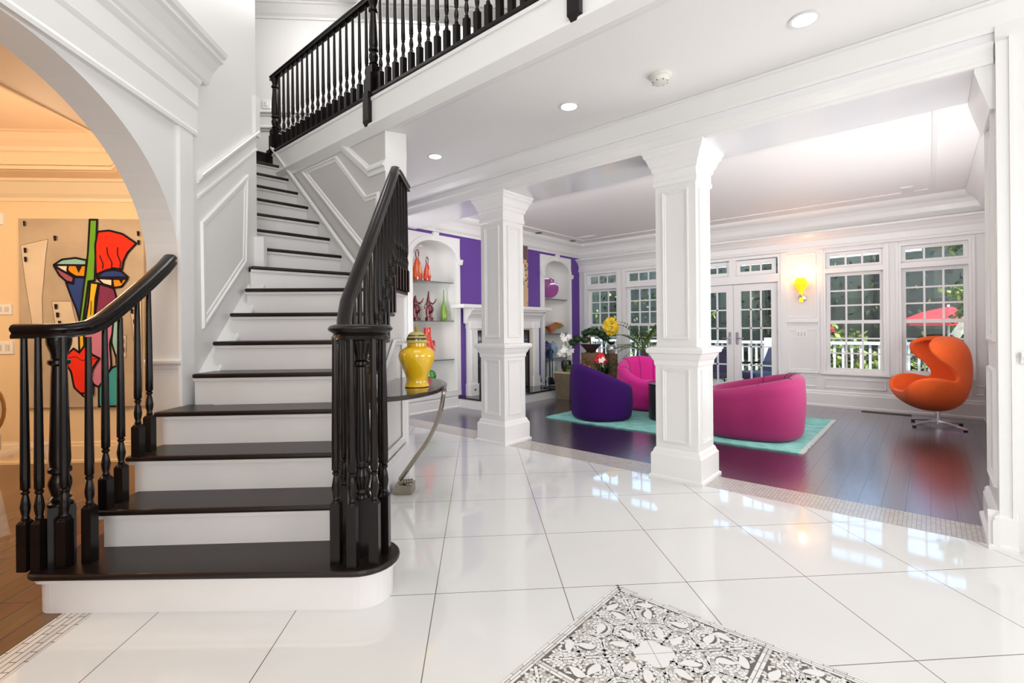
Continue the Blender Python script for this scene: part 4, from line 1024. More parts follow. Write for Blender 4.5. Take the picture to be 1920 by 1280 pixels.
def stroke(pts, wd, dd, closed=True):
    k = len(pts)
    for i in range(k if closed else k - 1):
        x0, y0 = pts[i]; x1, y1 = pts[(i + 1) % k]; L = math.hypot(x1 - x0, y1 - y0) or 1; nx, ny = -(y1 - y0) / L * wd, (x1 - x0) / L * wd; ex, ey = (x1 - x0) / L * wd * .6, (y1 - y0) / L * wd * .6
        m.add([cp(x0 - ex + nx, y0 - ey + ny, dd), cp(x1 + ex + nx, y1 + ey + ny, dd), cp(x1 + ex - nx, y1 + ey - ny, dd), cp(x0 - ex - nx, y0 - ey - ny, dd)], [(0, 1, 2, 3)], 0)
def soften(pts, k=.13):
    r = []
    for i in range(len(pts)):
        a, b, c = pts[i - 1], pts[i], pts[(i + 1) % len(pts)]
        v1 = Vector((b[0] - a[0], b[1] - a[1])); v2 = Vector((c[0] - b[0], c[1] - b[1]))
        if v1.length > 1e-6 and v2.length > 1e-6 and abs(v1.angle_signed(v2)) < 1.1:
            r += [(b[0] - v1.x * k * 2, b[1] - v1.y * k * 2), (b[0] - v1.x * k * .6 + v2.x * k * .05, b[1] - v1.y * k * .6 + v2.y * k * .05), (b[0] + v2.x * k * .6, b[1] + v2.y * k * .6), (b[0] + v2.x * k * 2, b[1] + v2.y * k * 2)]
        else: r.append(b)
    return r
for col, pts, st in shapes:
    d += .0004
    if st: pts = soften(pts)
    m.add([cp(x, y, d) for x, y in pts], [tuple(range(len(pts)))], keys.index(col))
    if st: stroke(pts, 1.9, d + .0002)
    else: stroke(pts, .3, d + .0002)
for x, y, s_ in [(225, 245, 8), (450, 352, 11), (230, 442, 10), (232, 508, 10), (452, 858, 12), (464, 920, 12), (478, 982, 12), (1070, 315, 10), (1072, 382, 10), (1018, 895, 11), (1036, 975, 11), (945, 1118, 10), (948, 1182, 10), (335, 1310, 10), (205, 1012, 8)]:
    u, v = x / 4 - 43.5, y / 4 + 360 - 411.5; m.add([cp(u - s_ / 4, v - 4.5, d + .001), cp(u + s_ / 4, v - 4.5, d + .001), cp(u + s_ / 5, v + 4.8, d + .001), cp(u - s_ / 6, v + 4.8, d + .001)], [(0, 1, 2, 3)], 0)
for L in ([(780, 480), (805, 545), (800, 580)], [(835, 420), (838, 470), (870, 530), (868, 575)], [(915, 420), (912, 470), (935, 530), (930, 590)]): stroke(A(L), .9, d + .001, False)
stroke(Bq([(500, 445), (600, 432), (640, 460), (760, 445)]), .6, d + .001, False); stroke(A([(715, 820), (708, 920)]), .6, d + .001, False)
m.build('painted_face', pm, cv)

# ---- small wall and ceiling fittings
def plate(name, label, cat, P_, Q_, z, w, h, n=1, m='plate', grp=None, dot=False):
    o = MB(); p0 = 4.70
    o.hexa([(*G(p0, Q_ - w), z - h), (*G(p0, Q_ + w), z - h), (*G(p0, Q_ + w), z + h), (*G(p0, Q_ - w), z + h)], [(*G(p0 - .012, Q_ - w * .94), z - h * .94), (*G(p0 - .012, Q_ + w * .94), z - h * .94), (*G(p0 - .012, Q_ + w * .94), z + h * .94), (*G(p0 - .012, Q_ - w * .94), z + h * .94)])
    t = thing(name, label, cat, (*G(p0, Q_), z), group=grp); o.build('plate', M[m], t)
    for i in range(n):
        q = Q_ + (i - (n - 1) / 2) * w * 2 / max(n, 1) * .8; s = MB(); e = min(w * .5 / n, .016)
        s.hexa([(*G(p0 - .011, q - e), z - h * .45), (*G(p0 - .011, q + e), z - h * .45), (*G(p0 - .011, q + e), z + h * .45), (*G(p0 - .011, q - e), z + h * .45)], [(*G(p0 - .018, q - e), z - h * .40), (*G(p0 - .018, q + e), z - h * .40), (*G(p0 - .018, q + e), z + h * .5), (*G(p0 - .018, q - e), z + h * .5)])
        s.build('rocker' if not dot else 'socket', mat('plate_insert', (.70, .66, .58), .4) if not dot else M['niche'], t)
plate('thermostat', 'cream thermostat on the dining wall beside the face painting', 'thermostat', 4.7, -4.32, 1.412, .075, .048, 2)
plate('light_switch', 'double switch plate below the thermostat on the dining wall', 'switch', 4.7, -4.32, 1.062, .085, .06, 2)
plate('wall_outlet', 'white outlet low on the dining wall at the very edge near the clear chair', 'outlet', 4.7, -4.262, .075, .035, .055, 2, dot=True)
plate('wall_outlet', 'white outlet in the dining baseboard beneath the painting', 'outlet', 4.7, -3.79, .075, .035, .055, 2, dot=True)
plate('door_chime', 'small cream box high on the dining wall left of the painting', 'chime', 4.7, -4.36, 2.24, .05, .055, 0)
t = thing('light_switch', 'triple switch plate on the panel below the sconce', 'switch', (XW, 1.465, 1.07))
MB().box(XW - .012, 1.395, 1.01, XW, 1.535, 1.13).build('plate', M['plate'], t, bevel=.003)
for i in range(3): MB().box(XW - .018, 1.412 + i * .042, 1.035, XW - .011, 1.432 + i * .042, 1.10).build('rocker', mat('rocker_grey', (.62, .6, .58), .4), t)
t = thing('smoke_detector', 'round cream smoke detector on the foyer ceiling', 'smoke detector', (3.123, 1.364, 2.9))
MB().lathe([(.075, 0), (.075, -.012), (.06, -.02), (.055, -.045), (.04, -.052), (0, -.052)], t.location, n=28).build('housing', mat('aged_cream_plastic', (.74, .72, .66), .4), t, smooth=True)
m = MB()
for k in range(8): a = k * PI / 4; m.ball((3.123 + .05 * math.cos(a), 1.364 + .05 * math.sin(a), 2.856), .006, 6, 4)
m.build('slot', M['dark'], t)
EM = mat('lamp_lens_glow', (1, 1, 1), .5, emit=(1, .96, .90), es=14)
for i, (x, y, lab) in enumerate(((3.085, 3.665, 'lit recessed downlight nearest the staircase'), (3.08, 2.076, 'middle lit recessed downlight of the foyer ceiling row'), (3.086, .512, 'lit recessed foyer downlight furthest from the staircase, past the smoke detector'))):
    t = thing('recessed_downlight', lab, 'downlight', (x, y, 2.9), group='lit foyer downlights')
    MB().lathe([(.075, -.001), (.078, -.006), (.062, -.007), (.055, -.001)], (x, y, 2.9), n=28).build('trim_ring', M['trimwhite'], t, smooth=True)
    MB().lathe([(0, -.002), (.056, -.002), (.056, -.004), (0, -.005)], (x, y, 2.9), n=28).build('lens', EM, t)
for x, y, lab in ((6.728, 5.20, 'unlit downlight over the fireplace in the living room ceiling'), (7.802, 5.20, 'unlit downlight in front of the niche nearest the windows')):
    t = thing('recessed_downlight', lab, 'downlight', (x, y, 2.88), group='unlit living room downlights')
    MB().lathe([(.065, -.001), (.068, -.006), (.05, -.006), (.045, -.001)], (x, y, 2.88), n=20).build('trim_ring', M['bronze'], t, smooth=True)
    MB().lathe([(0, -.002), (.046, -.002), (.046, -.003), (0, -.003)], (x, y, 2.88), n=20).build('lens', M['dark'], t)
for x, y, rz, lab in ((7.60, 4.75, 0, 'slim white ceiling vent near the purple wall'), (7.74, .20, PI / 2, 'slim white ceiling vent near the egg chair corner')):
    t = thing('ceiling_vent', lab, 'vent', (x, y, 2.879), rz)
    MB().box(-.06, -.17, -.012, .06, .17, 0).build('frame', M['trimwhite'], t, local=True)
    for i in range(3): MB().box(-.035 + i * .03, -.15, -.016, -.025 + i * .03, .15, -.011).build('slat', M['niche'], t, local=True)
t = thing('floor_register', 'dark floor register grille along the baseboard beside the egg chair', 'vent', (8.22, .45, 0))
MB().box(8.17, .18, 0.0005, 8.28, .72, .006).build('frame', mat('register_brown', (.05, .03, .03), .4), t)
for i in range(16): MB().box(8.185, .20 + i * .032, .006, 8.265, .216 + i * .032, .008).build('slat', M['dark'], t)
# sconce
t = thing('wall_sconce', 'lit amber glass wall sconce with hexagonal shade between door and windows', 'sconce', (XW, 1.45, 1.62))
MB().lathe([(.055, 0), (.055, .012), (.045, .02), (0, .022)], (0, 0, 0), n=24).build('backplate', M['chrome'], t, smooth=True, local=True).rotation_euler = (0, -PI / 2, 0)
MB().tube([(XW - .02, 1.45, 1.62), (XW - .09, 1.45, 1.60), (XW - .11, 1.45, 1.64), (XW - .11, 1.45, 1.70)], .011, 8).build('arm', M['chrome'], t, smooth=True)
AM = mat('amber_glass_glow', (1, .42, .02), .25, emit=(1, .36, .01), es=1.7)
sx, sy_ = XW - .11, 1.45
MB().lathe([(.022, 1.67), (.035, 1.71), (.105, 1.82), (.062, 1.915), (.058, 1.915), (.098, 1.82), (.03, 1.715)], (sx, sy_, 0), n=6).build('shade', AM, t)
MB().lathe([(0, -.055), (.03, -.045), (.032, -.01), (.02, .02)], (sx + .01, sy_, 1.60), n=12).build('finial', AM, t, smooth=True)
# ================================================================ NICHE OBJECTS
def gl(name, c, r=.06, tr=.0, coat=.8): return mat(name, c, r, coat=coat, noise=.15, nscale=10)
GO, GR, GC = gl('orange_glass', (.80, .10, .01)), gl('ruby_glass', (.16, .006, .018)), gl('green_glass', (.20, .36, .03))
GA = gl('scarlet_glass', (.72, .035, .006))
def vase(name, label, cat, loc, prof, m, part='body', grp=None, n=28, sx=1., sy=1.):
    t = thing(name, label, cat, loc, group=grp); o = MB().lathe(prof, (0, 0, 0), n=n, sx=sx, sy=sy).build(part, m, t, smooth=True, local=True); return t, o
def pear(t, h, r, m, bodyname='body'):
    MB().lathe([(0, 0), (r * .75, .005), (r, h * .16), (r * .97, h * .24), (r * .78, h * .45), (r * .50, h * .63), (r * .28, h * .72), (0, h * .73)], n=24, sy=.62).build(bodyname, m, t, smooth=True, local=True)
    q = MB(); q.tube([(.0 + r * .30 * math.cos(a), 0, h * .845 + h * .145 * math.sin(a)) for a in [2 * PI * i / 22 for i in range(23)]], .008, 8); q.build('loop_handle', GR, t, smooth=True, local=True)
    MB().ball((r * .18, -r * .5, h * .36), r * .52, 14, 9, sq=(.62, .45, 1.7)).build('pale_panel', gl('peach_glass', (.90, .36, .22)), t, smooth=True, local=True)
t = thing('teardrop_vase', 'taller orange teardrop glass vase with a looped top on the upper niche shelf', 'vase', (4.36, 5.60, 1.8955), group='orange teardrop vases'); pear(t, .46, .088, GO)
t = thing('teardrop_vase', 'shorter orange teardrop glass vase with a looped top, right of the taller one', 'vase', (4.50, 5.55, 1.8955), group='orange teardrop vases'); pear(t, .36, .066, GA)
def dancer(label, loc, h, flip):
    t = thing('glass_figurine', label, 'figurine', loc, group='ruby glass figurines'); s = flip
    m = MB(); m.lathe([(0, 0), (.062, 0), (.062, .05 * h / .45), (.05, .06 * h / .45), (0, .06 * h / .45)], n=20); m.build('base', GR, t, smooth=True, local=True)
    m = MB(); m.tube([(-.03, 0, .05), (-.035, 0, .14), (-.02, 0, .2)], .022, 10, r1=.03); m.tube([(.03, 0, .05), (.035, 0, .14), (.02, 0, .2)], .02, 10, r1=.03); m.ball((.015, 0, .17), .062, 16, 10, sq=(1, .8, 1.1)); m.ball((-.01, 0, .25), .045, 14, 8, sq=(.9, .7, 1.4))
    m.tube([(-.02, 0, .27), (-.015, 0, .34), (-.005, 0, h)], .03, 10, r1=.008); m.build('body', GR, t, smooth=True, local=True)
    MB().tube([(0, 0, .27), (s * .07, 0, .25), (s * .11, 0, .28), (s * .14, 0, .33)], .016, 8, r1=.006).build('arm', GR, t, smooth=True, local=True)
    MB().tube([(-s * .01, 0, .28), (-s * .07, 0, .24), (-s * .085, 0, .17)], .014, 8, r1=.006).build('arm', GR, t, smooth=True, local=True)
dancer('ruby glass figurine with raised arm in the middle of the niche shelf', (4.53, 5.55, 1.3185), .435, 1)
dancer('smaller ruby glass figurine half hidden by the stair wall edge on the niche shelf', (4.29, 5.55, 1.3185), .36, 1)
t = thing('glass_sprig', 'thin green glass sprig standing beside the smaller ruby figurine', 'ornament', (4.385, 5.55, 1.3185))
MB().tube([(0, 0, 0), (.004, 0, .12), (-.005, 0, .24)], .007, 6, r1=.003).build('stem', GC, t, local=True)
for i in range(3): MB().tube([(0, 0, .12 + i * .03), (.03, 0, .15 + i * .03), (.05, 0, .13 + i * .03)], .005, 6, r1=.002).build('leaf', GC, t, local=True)
vase('glass_bottle', 'slim green glass bottle with a long curved neck on the niche shelf', 'bottle', (4.815, 5.55, 1.3185), [(0, 0), (.045, 0), (.05, .02), (.05, .15), (.045, .20), (.028, .26), (.014, .31), (.010, .38), (.009, .46), (.012, .465), (0, .465)], GC)
t, o = vase('glass_pitcher', 'scarlet bottle-shaped pitcher on the niche shelf behind the yellow jar', 'pitcher', (4.50, 5.56, .7395), [(0, 0), (.085, 0), (.10, .03), (.105, .13), (.095, .22), (.068, .30), (.055, .36), (.052, .46), (.055, .48), (0, .48)], GA)
MB().tube([(.10, 0, .10), (.125, 0, .14), (.125, 0, .27), (.11, 0, .28)], .018, 8).build('spout', GA, t, smooth=True, local=True)
t = thing('glass_sculpture', 'deep green glass globe ornament on the floor of the niche beneath the table line', 'ornament', (4.50, 5.52, .2605))
m = MB().lathe([(0, 0), (.11, 0), (.12, .015), (.05, .035), (.025, .08), (.025, .16), (0, .17)], n=24); m.build('foot', gl('emerald_glass', (.03, .22, .02)), t, smooth=True, local=True)
MB().ball((.02, 0, .25), .09, 20, 12).build('globe', gl('emerald_glass_globe', (.03, .24, .02)), t, smooth=True, local=True)
t, o = vase('brass_stand', 'small brass stand on the niche floor beside the green globe', 'ornament', (4.70, 5.50, .2605), [(0, 0), (.045, 0), (.045, .008), (.012, .02), (.010, .07), (.03, .085), (.03, .09), (0, .09)], M['bronze'])
t = thing('niche_light', 'small white spotlight under the arch of the niche nearest the stairs', 'light', (4.40, 5.60, 2.42))
MB().lathe([(0, -.03), (.035, -.03), (.035, 0), (0, 0)], t.location, n=18).build('housing', M['plate'], t, smooth=True)
# right niche
t = thing('glass_plate', 'round purple glass plate standing on the niche shelf nearest the windows', 'plate', (7.44, 5.54, 1.7525))
o = MB().lathe([(0, 0), (.09, .004), (.17, .02), (.20, .035), (.20, .042), (.165, .028), (.0, .012)], n=40).build('dish', gl('amethyst_glass', (.28, .05, .26)), t, smooth=True, local=True); o.rotation_euler = (math.radians(80), 0, math.radians(-38)); o.location = (0, 0, .205)
t = thing('glass_bowl', 'amber and orange flared glass bowl on the middle niche shelf', 'bowl', (7.52, 5.54, 1.0925))
n = 32; vs = []; fs = []
for (r, z) in ((.04, 0), (.05, .02), (.12, .09), (.19, .14), (.27, .175), (.265, .18), (.18, .15), (.1, .1), (.02, .03)):
    for k in range(n):
        a = 2 * PI * k / n; e = 1 + (.55 * max(0, math.cos(a)) ** 2 + .12 * math.sin(5 * a)) * (r > .1); vs.append((r * e * math.cos(a), r * .5 * e * math.sin(a), z + .04 * (r > .15) * math.sin(3 * a)))
for i in range(8):
    for k in range(n): fs.append((i * n + k, i * n + (k + 1) % n, (i + 1) * n + (k + 1) % n, (i + 1) * n + k))
m = MB().add(vs, fs); 
for i, f in enumerate(m.f): m.m[i] = 0 if vs[f[0]][0] > .02 else 1
m.build('dish', [gl('amber_glass', (.50, .26, .02)), gl('flame_glass', (.66, .13, .02))], t, smooth=True, local=True)
UB = mat('pale_blue_glaze', (.30, .46, .62), .2, coat=.4, noise=.35, nscale=14); UD = mat('cobalt_glaze', (.02, .03, .14), .15, coat=.5, noise=.3, nscale=9)
URN = [(0, 0), (.055, 0), (.05, .03), (.075, .10), (.095, .17), (.09, .21), (.06, .235), (.055, .255), (0, .256)]
for nm, lab, x, m_, k in (('ginger_jar', 'pale blue patterned lidded jar on the lowest niche shelf', 7.64, UB, 1.0), ('ginger_jar', 'cobalt blue lidded jar behind the fireplace tools on the niche shelf', 7.43, UD, 1.04)):
    t, o = vase(nm, lab, 'jar', (x, 5.58, .6165), [(r * k, z * k) for r, z in URN], m_)
    MB().lathe([(.066 * k, .256 * k), (.064 * k, .27 * k), (.045 * k, .29 * k), (.012, .3 * k), (.014, .315 * k), (0, .325 * k)], n=24).build('lid', m_, t, smooth=True, local=True)
t, o = vase('ceramic_vase', 'pale ceramic jar with a green leaf motif at the foot of the niche', 'vase', (7.52, 5.55, .2605), [(0, 0), (.10, 0), (.11, .02), (.11, .24), (.085, .29), (.09, .31), (0, .31)], mat('celadon_glaze', (.60, .68, .66), .25, noise=.12, nscale=9))
MB().ball((.03, -.108, .16), .05, 10, 6, sq=(1, .15, 1)).build('leaf_motif', mat('leaf_green_glaze', (.35, .6, .42), .3), t, smooth=True, local=True)

# ================================================================ PLANTS
LEAFD = mat('dark_green_leaf', (.012, .045, .010), .5, noise=.5, nscale=9); LEAFM = mat('mid_green_leaf', (.05, .16, .02), .5, noise=.4, nscale=9); LEAFL = mat('lime_leaf', (.26, .36, .05), .5, noise=.3, nscale=9)
BARK = mat('bark', (.16, .09, .05), .9, noise=.5, nscale=30, bump=.6, bscale=60); POTB = mat('black_ceramic', (.015, .013, .013), .25)
rnd = random.Random(11)
def blade(mb, o, d, L, wd, droop=.3, mi=0, seg=5, up=(0, 0, 1)):
    d = Vector(d).normalized(); p = Vector(o); side = d.cross(Vector(up))
    if side.length < .05: side = Vector((1, 0, 0))
    side.normalize(); pts = []
    for i in range(seg + 1):
        f = i / seg; w_ = wd * math.sin(PI * min(.97, .12 + f * .85)) ; pts.append((p - side * w_, p + side * w_)); d2 = Vector((d.x, d.y, d.z - droop * f * 1.6)).normalized(); p = p + d2 * (L / seg)
    vs = [v for a, b in pts for v in (a, b)]
    mb.add(vs, [(2 * i, 2 * i + 1, 2 * i + 3, 2 * i + 2) for i in range(seg)], mi)
def leafcloud(mb, c, r, n, s, mi=(0,), sq=(1, 1, 1), shell=.5):
    for _ in range(n):
        v = Vector((rnd.gauss(0, 1), rnd.gauss(0, 1), rnd.gauss(0, 1))).normalized() * (shell + (1 - shell) * rnd.random()); p = Vector((c[0] + v.x * r * sq[0], c[1] + v.y * r * sq[1], c[2] + v.z * r * sq[2]))
        a = Vector((rnd.gauss(0, 1), rnd.gauss(0, 1), rnd.gauss(0, 1))).normalized(); b = a.cross(Vector((rnd.random(), rnd.random(), rnd.random() + .1))).normalized(); k = s * rnd.uniform(.6, 1.3)
        mb.add([p - a * k, p + b * k * .55, p + a * k, p - b * k * .55], [(0, 1, 2, 3)], rnd.choice(mi))
def flower(mb, c, r, mi=0, n=5):
    ax = Vector((rnd.uniform(-1, -.3), rnd.uniform(-1, .1), rnd.uniform(-.3, .6))).normalized(); u = ax.cross(Vector((0, 0, 1))).normalized(); v = ax.cross(u)
    for k in range(n):
        a = 2 * PI * k / n; d = u * math.cos(a) + v * math.sin(a); e = u * math.cos(a + 1.57) + v * math.sin(a + 1.57); p = Vector(c)
        mb.add([p, p + d * r * .6 + e * r * .42 + ax * r * .2, p + d * r, p + d * r * .6 - e * r * .42 + ax * r * .2], [(0, 1, 2, 3)], mi)
# tapered square planter with greens + orchid on it
t = thing('square_planter', 'tapered bronze square planter with small greens behind the violet chair', 'planter', (6.72, 4.62, 0))
m = MB(); a, b = .13, .165
m.hexa([(-a, -a, 0), (a, -a, 0), (a, a, 0), (-a, a, 0)], [(-b, -b, .45), (b, -b, .45), (b, b, .45), (-b, b, .45)]); m.build('planter_box', mat('bronze_planter', (.20, .155, .10), .4, metal=.3, noise=.3, nscale=8), t, local=True, bevel=.006)
MB().box(-.17, -.17, .44, .17, .17, .462).build('planter_rim', mat('planter_rim', (.46, .40, .28), .4), t, local=True)
m = MB(); leafcloud(m, (-.02, -.08, .51), .08, 90, .025, (0, 1), sq=(1.2, .8, .8)); m.build('greens', [LEAFL, LEAFM], t, local=True)
t = thing('potted_orchid', 'white orchid in a round black pot standing on the bronze planter', 'plant', (6.73, 4.64, .463))
MB().lathe([(0, 0), (.06, 0), (.085, .05), (.09, .11), (.085, .17), (.08, .175), (.07, .16), (0, .15)], n=24).build('pot', POTB, t, smooth=True, local=True)
m = MB()
for k in range(9): a = k * .7 + .2; blade(m, (0, 0, .16), (math.cos(a), math.sin(a), .35), .22, .018, .4)
m.build('leaves', LEAFD, t, local=True)
m = MB(); m.tube([(0, 0, .15), (.01, 0, .35), (-.02, .0, .5), (-.06, .03, .56)], .006, 6); m.tube([(.02, .02, .15), (.05, 0, .4), (.09, -.05, .55)], .006, 6); m.build('stem', LEAFM, t, local=True)
for i in range(17):
    m = MB(); flower(m, (rnd.uniform(-.11, .13), rnd.uniform(-.10, .10), rnd.choice((.30, .36, .42, .48, .54, .58)) + rnd.uniform(-.02, .02)), .06, 0, 5); m.build('blossom', mat('white_petal', (.85, .82, .78), .6) if i == 0 else bpy.data.materials['white_petal'], t, local=True)
# mossy stumps with bonsai and yellow orchid
def stump(label, x, y, r, h, m_):
    t = thing('stump_pedestal', label, 'pedestal', (x, y, 0), group='tree stump plant pedestals'); n = 22; vs = []; fs = []
    for z in (0, h * .3, h * .7, h):
        for k in range(n): a = 2 * PI * k / n; e = r * (1 + .08 * math.sin(5 * a + z * 3) + rnd.uniform(-.04, .04)); vs.append((e * math.cos(a), e * math.sin(a), z))
    for i in range(3):
        for k in range(n): fs.append((i * n + k, i * n + (k + 1) % n, (i + 1) * n + (k + 1) % n, (i + 1) * n + k))
    fs.append(tuple(range(n))[::-1]); fs.append(tuple(3 * n + k for k in range(n))); MB().add(vs, fs).build('trunk', m_, t, local=True)
    m = MB(); leafcloud(m, (0, 0, h * .75), r * 1.05, 300, .034, (0, 1, 1), sq=(1, 1, 1.4), shell=.9); m.build('moss', [LEAFM, mat('brown_moss', (.20, .10, .03), .9)], t, local=True)
stump('mossy tree stump pedestal carrying the bonsai bowl', 6.98, 4.30, .16, .775, BARK)
stump('narrower mossy tree stump pedestal carrying the yellow orchid', 7.34, 4.13, .105, .745, BARK)
t = thing('bonsai', 'cloud-pruned bonsai in a wide black cone bowl', 'plant', (6.96, 4.30, .777))
MB().lathe([(0, 0), (.05, 0), (.06, .01), (.175, .135), (.178, .145), (.165, .145), (0, .13)], n=32).build('bowl', mat('dark_brown_bowl', (.035, .018, .016), .4), t, smooth=True, local=True)
m = MB(); m.tube([(0, 0, .13), (.02, .02, .2), (-.03, .0, .26), (.0, -.02, .33)], .016, 8, r1=.009); m.tube([(-.02, 0, .25), (-.09, .08, .26), (-.16, .15, .24)], .009, 6); m.tube([(0, 0, .28), (.07, -.09, .30), (.10, -.14, .3)], .009, 6); m.build('trunk', BARK, t, local=True)
for c in ((-.15, .17, .23), (-.20, .22, .17), (-.06, .07, .22), (0, 0, .355), (-.05, .06, .33), (.06, -.07, .345), (.11, -.15, .30), (.15, -.20, .24)):
    m = MB(); m.ball(c, .064, 10, 7, sq=(1, 1, .75)); leafcloud(m, c, .076, 150, .016, (0,), sq=(1, 1, .8), shell=.85); m.build('foliage_pad', LEAFD, t, local=True)
t = thing('potted_orchid', 'bright yellow ball of blossoms on a stem in a silver pot', 'plant', (7.34, 4.13, .747))
MB().lathe([(0, 0), (.07, 0), (.085, .03), (.088, .10), (.075, .15), (.068, .155), (0, .14)], n=24).build('pot', mat('silver_pot', (.62, .60, .58), .22, metal=.7, noise=.2, nscale=14), t, smooth=True, local=True)
m = MB()
for k in range(8): a = k * .8; blade(m, (0, 0, .14), (math.cos(a), math.sin(a), .9), .20, .022, .5)
m.build('leaves', LEAFD, t, local=True); MB().tube([(0, 0, .14), (.01, 0, .36)], .006, 6).build('stem', LEAFM, t, local=True)
YPET = mat('yellow_petal', (.88, .62, .03), .6, noise=.15, nscale=20)
for i in range(46):
    v = Vector((rnd.gauss(0, 1), rnd.gauss(0, 1), rnd.gauss(0, 1))).normalized() * .105; m = MB(); flower(m, (v.x * .95, v.y * .95, .465 + v.z * 1.15), .055, 0, 5); m.build('blossom', YPET, t, local=True)
# flower basket with orange blooms and a red bromeliad
t = thing('flower_basket', 'wicker basket of orange flowers and greenery behind the violet chair', 'plant', (6.40, 4.02, 0))
MB().lathe([(0, 0), (.11, 0), (.135, .1), (.15, .40), (.155, .42), (.14, .42), (0, .40)], n=28).build('basket', mat('wicker', (.36, .22, .10), .8, noise=.5, nscale=60, bump=.6, bscale=120), t, smooth=True, local=True)
m = MB()
for k in range(40): a = rnd.random() * 6.28; blade(m, (rnd.uniform(-.08, .08), rnd.uniform(-.08, .08), .41), (math.cos(a) * .7, math.sin(a) * .7, 1), rnd.uniform(.12, .26), .014, .35, rnd.choice((0, 1, 2)))
m.build('leaves', [LEAFM, LEAFD, mat('rust_leaf', (.24, .07, .02), .6)], t, local=True)
OP = [mat('orange_petal', (.86, .25, .02), .6), mat('coral_petal', (.80, .07, .02), .6)]
for i in range(14): m = MB(); flower(m, (rnd.uniform(-.15, .06), rnd.uniform(-.05, .17), rnd.uniform(.50, .60)), .05, 0, 6); m.build('blossom', OP[i % 2], t, local=True)
t = thing('bromeliad', 'red-flowering bromeliad in a dark pot between the basket and the stumps', 'plant', (6.72, 3.92, 0))
MB().lathe([(0, 0), (.09, 0), (.12, .3), (.125, .42), (.11, .42), (0, .40)], n=24).build('pot', POTB, t, smooth=True, local=True)
m = MB()
for k in range(46): a = rnd.random() * 6.28; blade(m, (0, 0, .41), (math.cos(a), math.sin(a), rnd.uniform(.6, 1.8)), rnd.uniform(.2, .36), .020, .45, rnd.choice((0, 1)))
m.build('leaves', [LEAFD, LEAFM], t, local=True)
RP = mat('red_petal', (.75, .02, .03), .6)
for i in range(9): m = MB(); flower(m, (-.03 + rnd.uniform(-.05, .05), .03 + rnd.uniform(-.05, .05), .70 + rnd.uniform(-.05, .06)), .065, 0, 6); m.build('blossom', RP if i < 7 else bpy.data.materials['white_petal'], t, local=True)
# palm
t = thing('potted_palm', 'feathery green palm with curved trunk partly hidden behind the tall column', 'plant', (7.62, 3.72, 0))
MB().lathe([(0, 0), (.13, 0), (.17, .3), (.175, .34), (.155, .34), (0, .31)], n=28).build('pot', mat('dark_palm_pot', (.05, .045, .045), .4), t, smooth=True, local=True)
tp = (-.10, -.10, .80)
MB().tube([(.0, 0, .3), (.06, -.08, .5), (.04, -.12, .68), tp], .035, 10, r1=.02).build('trunk', BARK, t, smooth=True, local=True)
for k in range(32):
    a = k * 2.4; el = rnd.uniform(.15, 1.3); d = Vector((math.cos(a) * math.cos(el), math.sin(a) * math.cos(el), math.sin(el))); L = rnd.uniform(.5, .74); m = MB(); p = Vector(tp); pts = [p.copy()]
    for i in range(12):
        dd = Vector((d.x, d.y, d.z - (i / 12) * .9)).normalized(); p = p + dd * (L / 12); pts.append(p.copy()); sd = dd.cross(Vector((0, 0, 1))).normalized()
        if i > 1:
            for s_ in (-1, 1): blade(m, p, sd * s_ + dd * .9 + Vector((0, 0, .15)), (.19 * (1.15 - i / 14)), .0095, .35, 0, 3)
    m.tube(pts, .004, 4); m.build('frond', LEAFM if k % 3 else LEAFL, t, local=True)

# ---- clear acrylic dining chair at the left edge
t = thing('dining_chair', 'clear acrylic dining chair just entering the picture beside the painting', 'chair', (*W(2.98, -3.37), 0), YAW - PI / 2)
AE = mat('acrylic_edge', (.86, .80, .74), .1, alpha=.28)
for a, b in (((.37, -.15, .001), (.23, -.11, .44)), ((.36, .30, .001), (.22, .24, .44)), ((-.34, -.15, .001), (-.22, -.11, .44)), ((-.34, .30, .001), (-.22, .24, .44))): MB().tube([a, b], .026, 4).build('leg', AE, t, local=True)
MB().box(-.26, -.16, .44, .265, .28, .468).build('seat', AE, t, local=True, bevel=.01)
n = 28; vs = [(-.02 + .205 * math.cos(2 * PI * k / n), .02, .72 + .20 * math.sin(2 * PI * k / n)) for k in range(n)]
MB().hexa(vs, [(x, y + .012, z) for x, y, z in vs]).build('backrest', M['acrylic'], t, local=True)
MB().tube([(-.02 + .205 * math.cos(2 * PI * k / n), .026, .72 + .20 * math.sin(2 * PI * k / n)) for k in range(n + 1)], .010, 6).build('back_rim', mat('amber_rim', (.40, .16, .03), .15), t, local=True)
MB().box(-.20, .015, .468, .16, .03, .56).build('back_support', M['acrylic'], t, local=True)

# ================================================================ OUTSIDE
struct(MB().box(8.58, -6, -.25, 12.3, 12, -.12), 'deck', M['deck'])
struct(MB().box(12.3, -30, -1.3, 60, 45, -1.2), 'ground', mat('lawn', (.06, .10, .03), .9, noise=.5, nscale=2))
RW = mat('railing_white', (.82, .82, .82), .5)
t = thing('deck_railing', 'white picket deck railing outside the windows', 'railing', (12.0, 3, -.12))
MB().box(11.94, -2.2, .80, 12.06, 9.0, .86).build('top_rail', RW, t); MB().box(11.97, -2.2, .0, 12.03, 9.0, .05).build('bottom_rail', RW, t)
for y in (-2.0, .4, 2.75, 5.1, 7.4): MB().box(11.92, y - .07, -.12, 12.08, y + .07, .93).build('post', RW, t)
b0 = None
for i in range(74):
    y = -2.1 + i * .15
    if b0 is None: b0 = MB().box(-.02, -.02, .05, .02, .02, .80).build('picket', RW, t, local=True); o = b0
    else: o = dup(b0, t)
    o.location = (0, y - 3, .12)
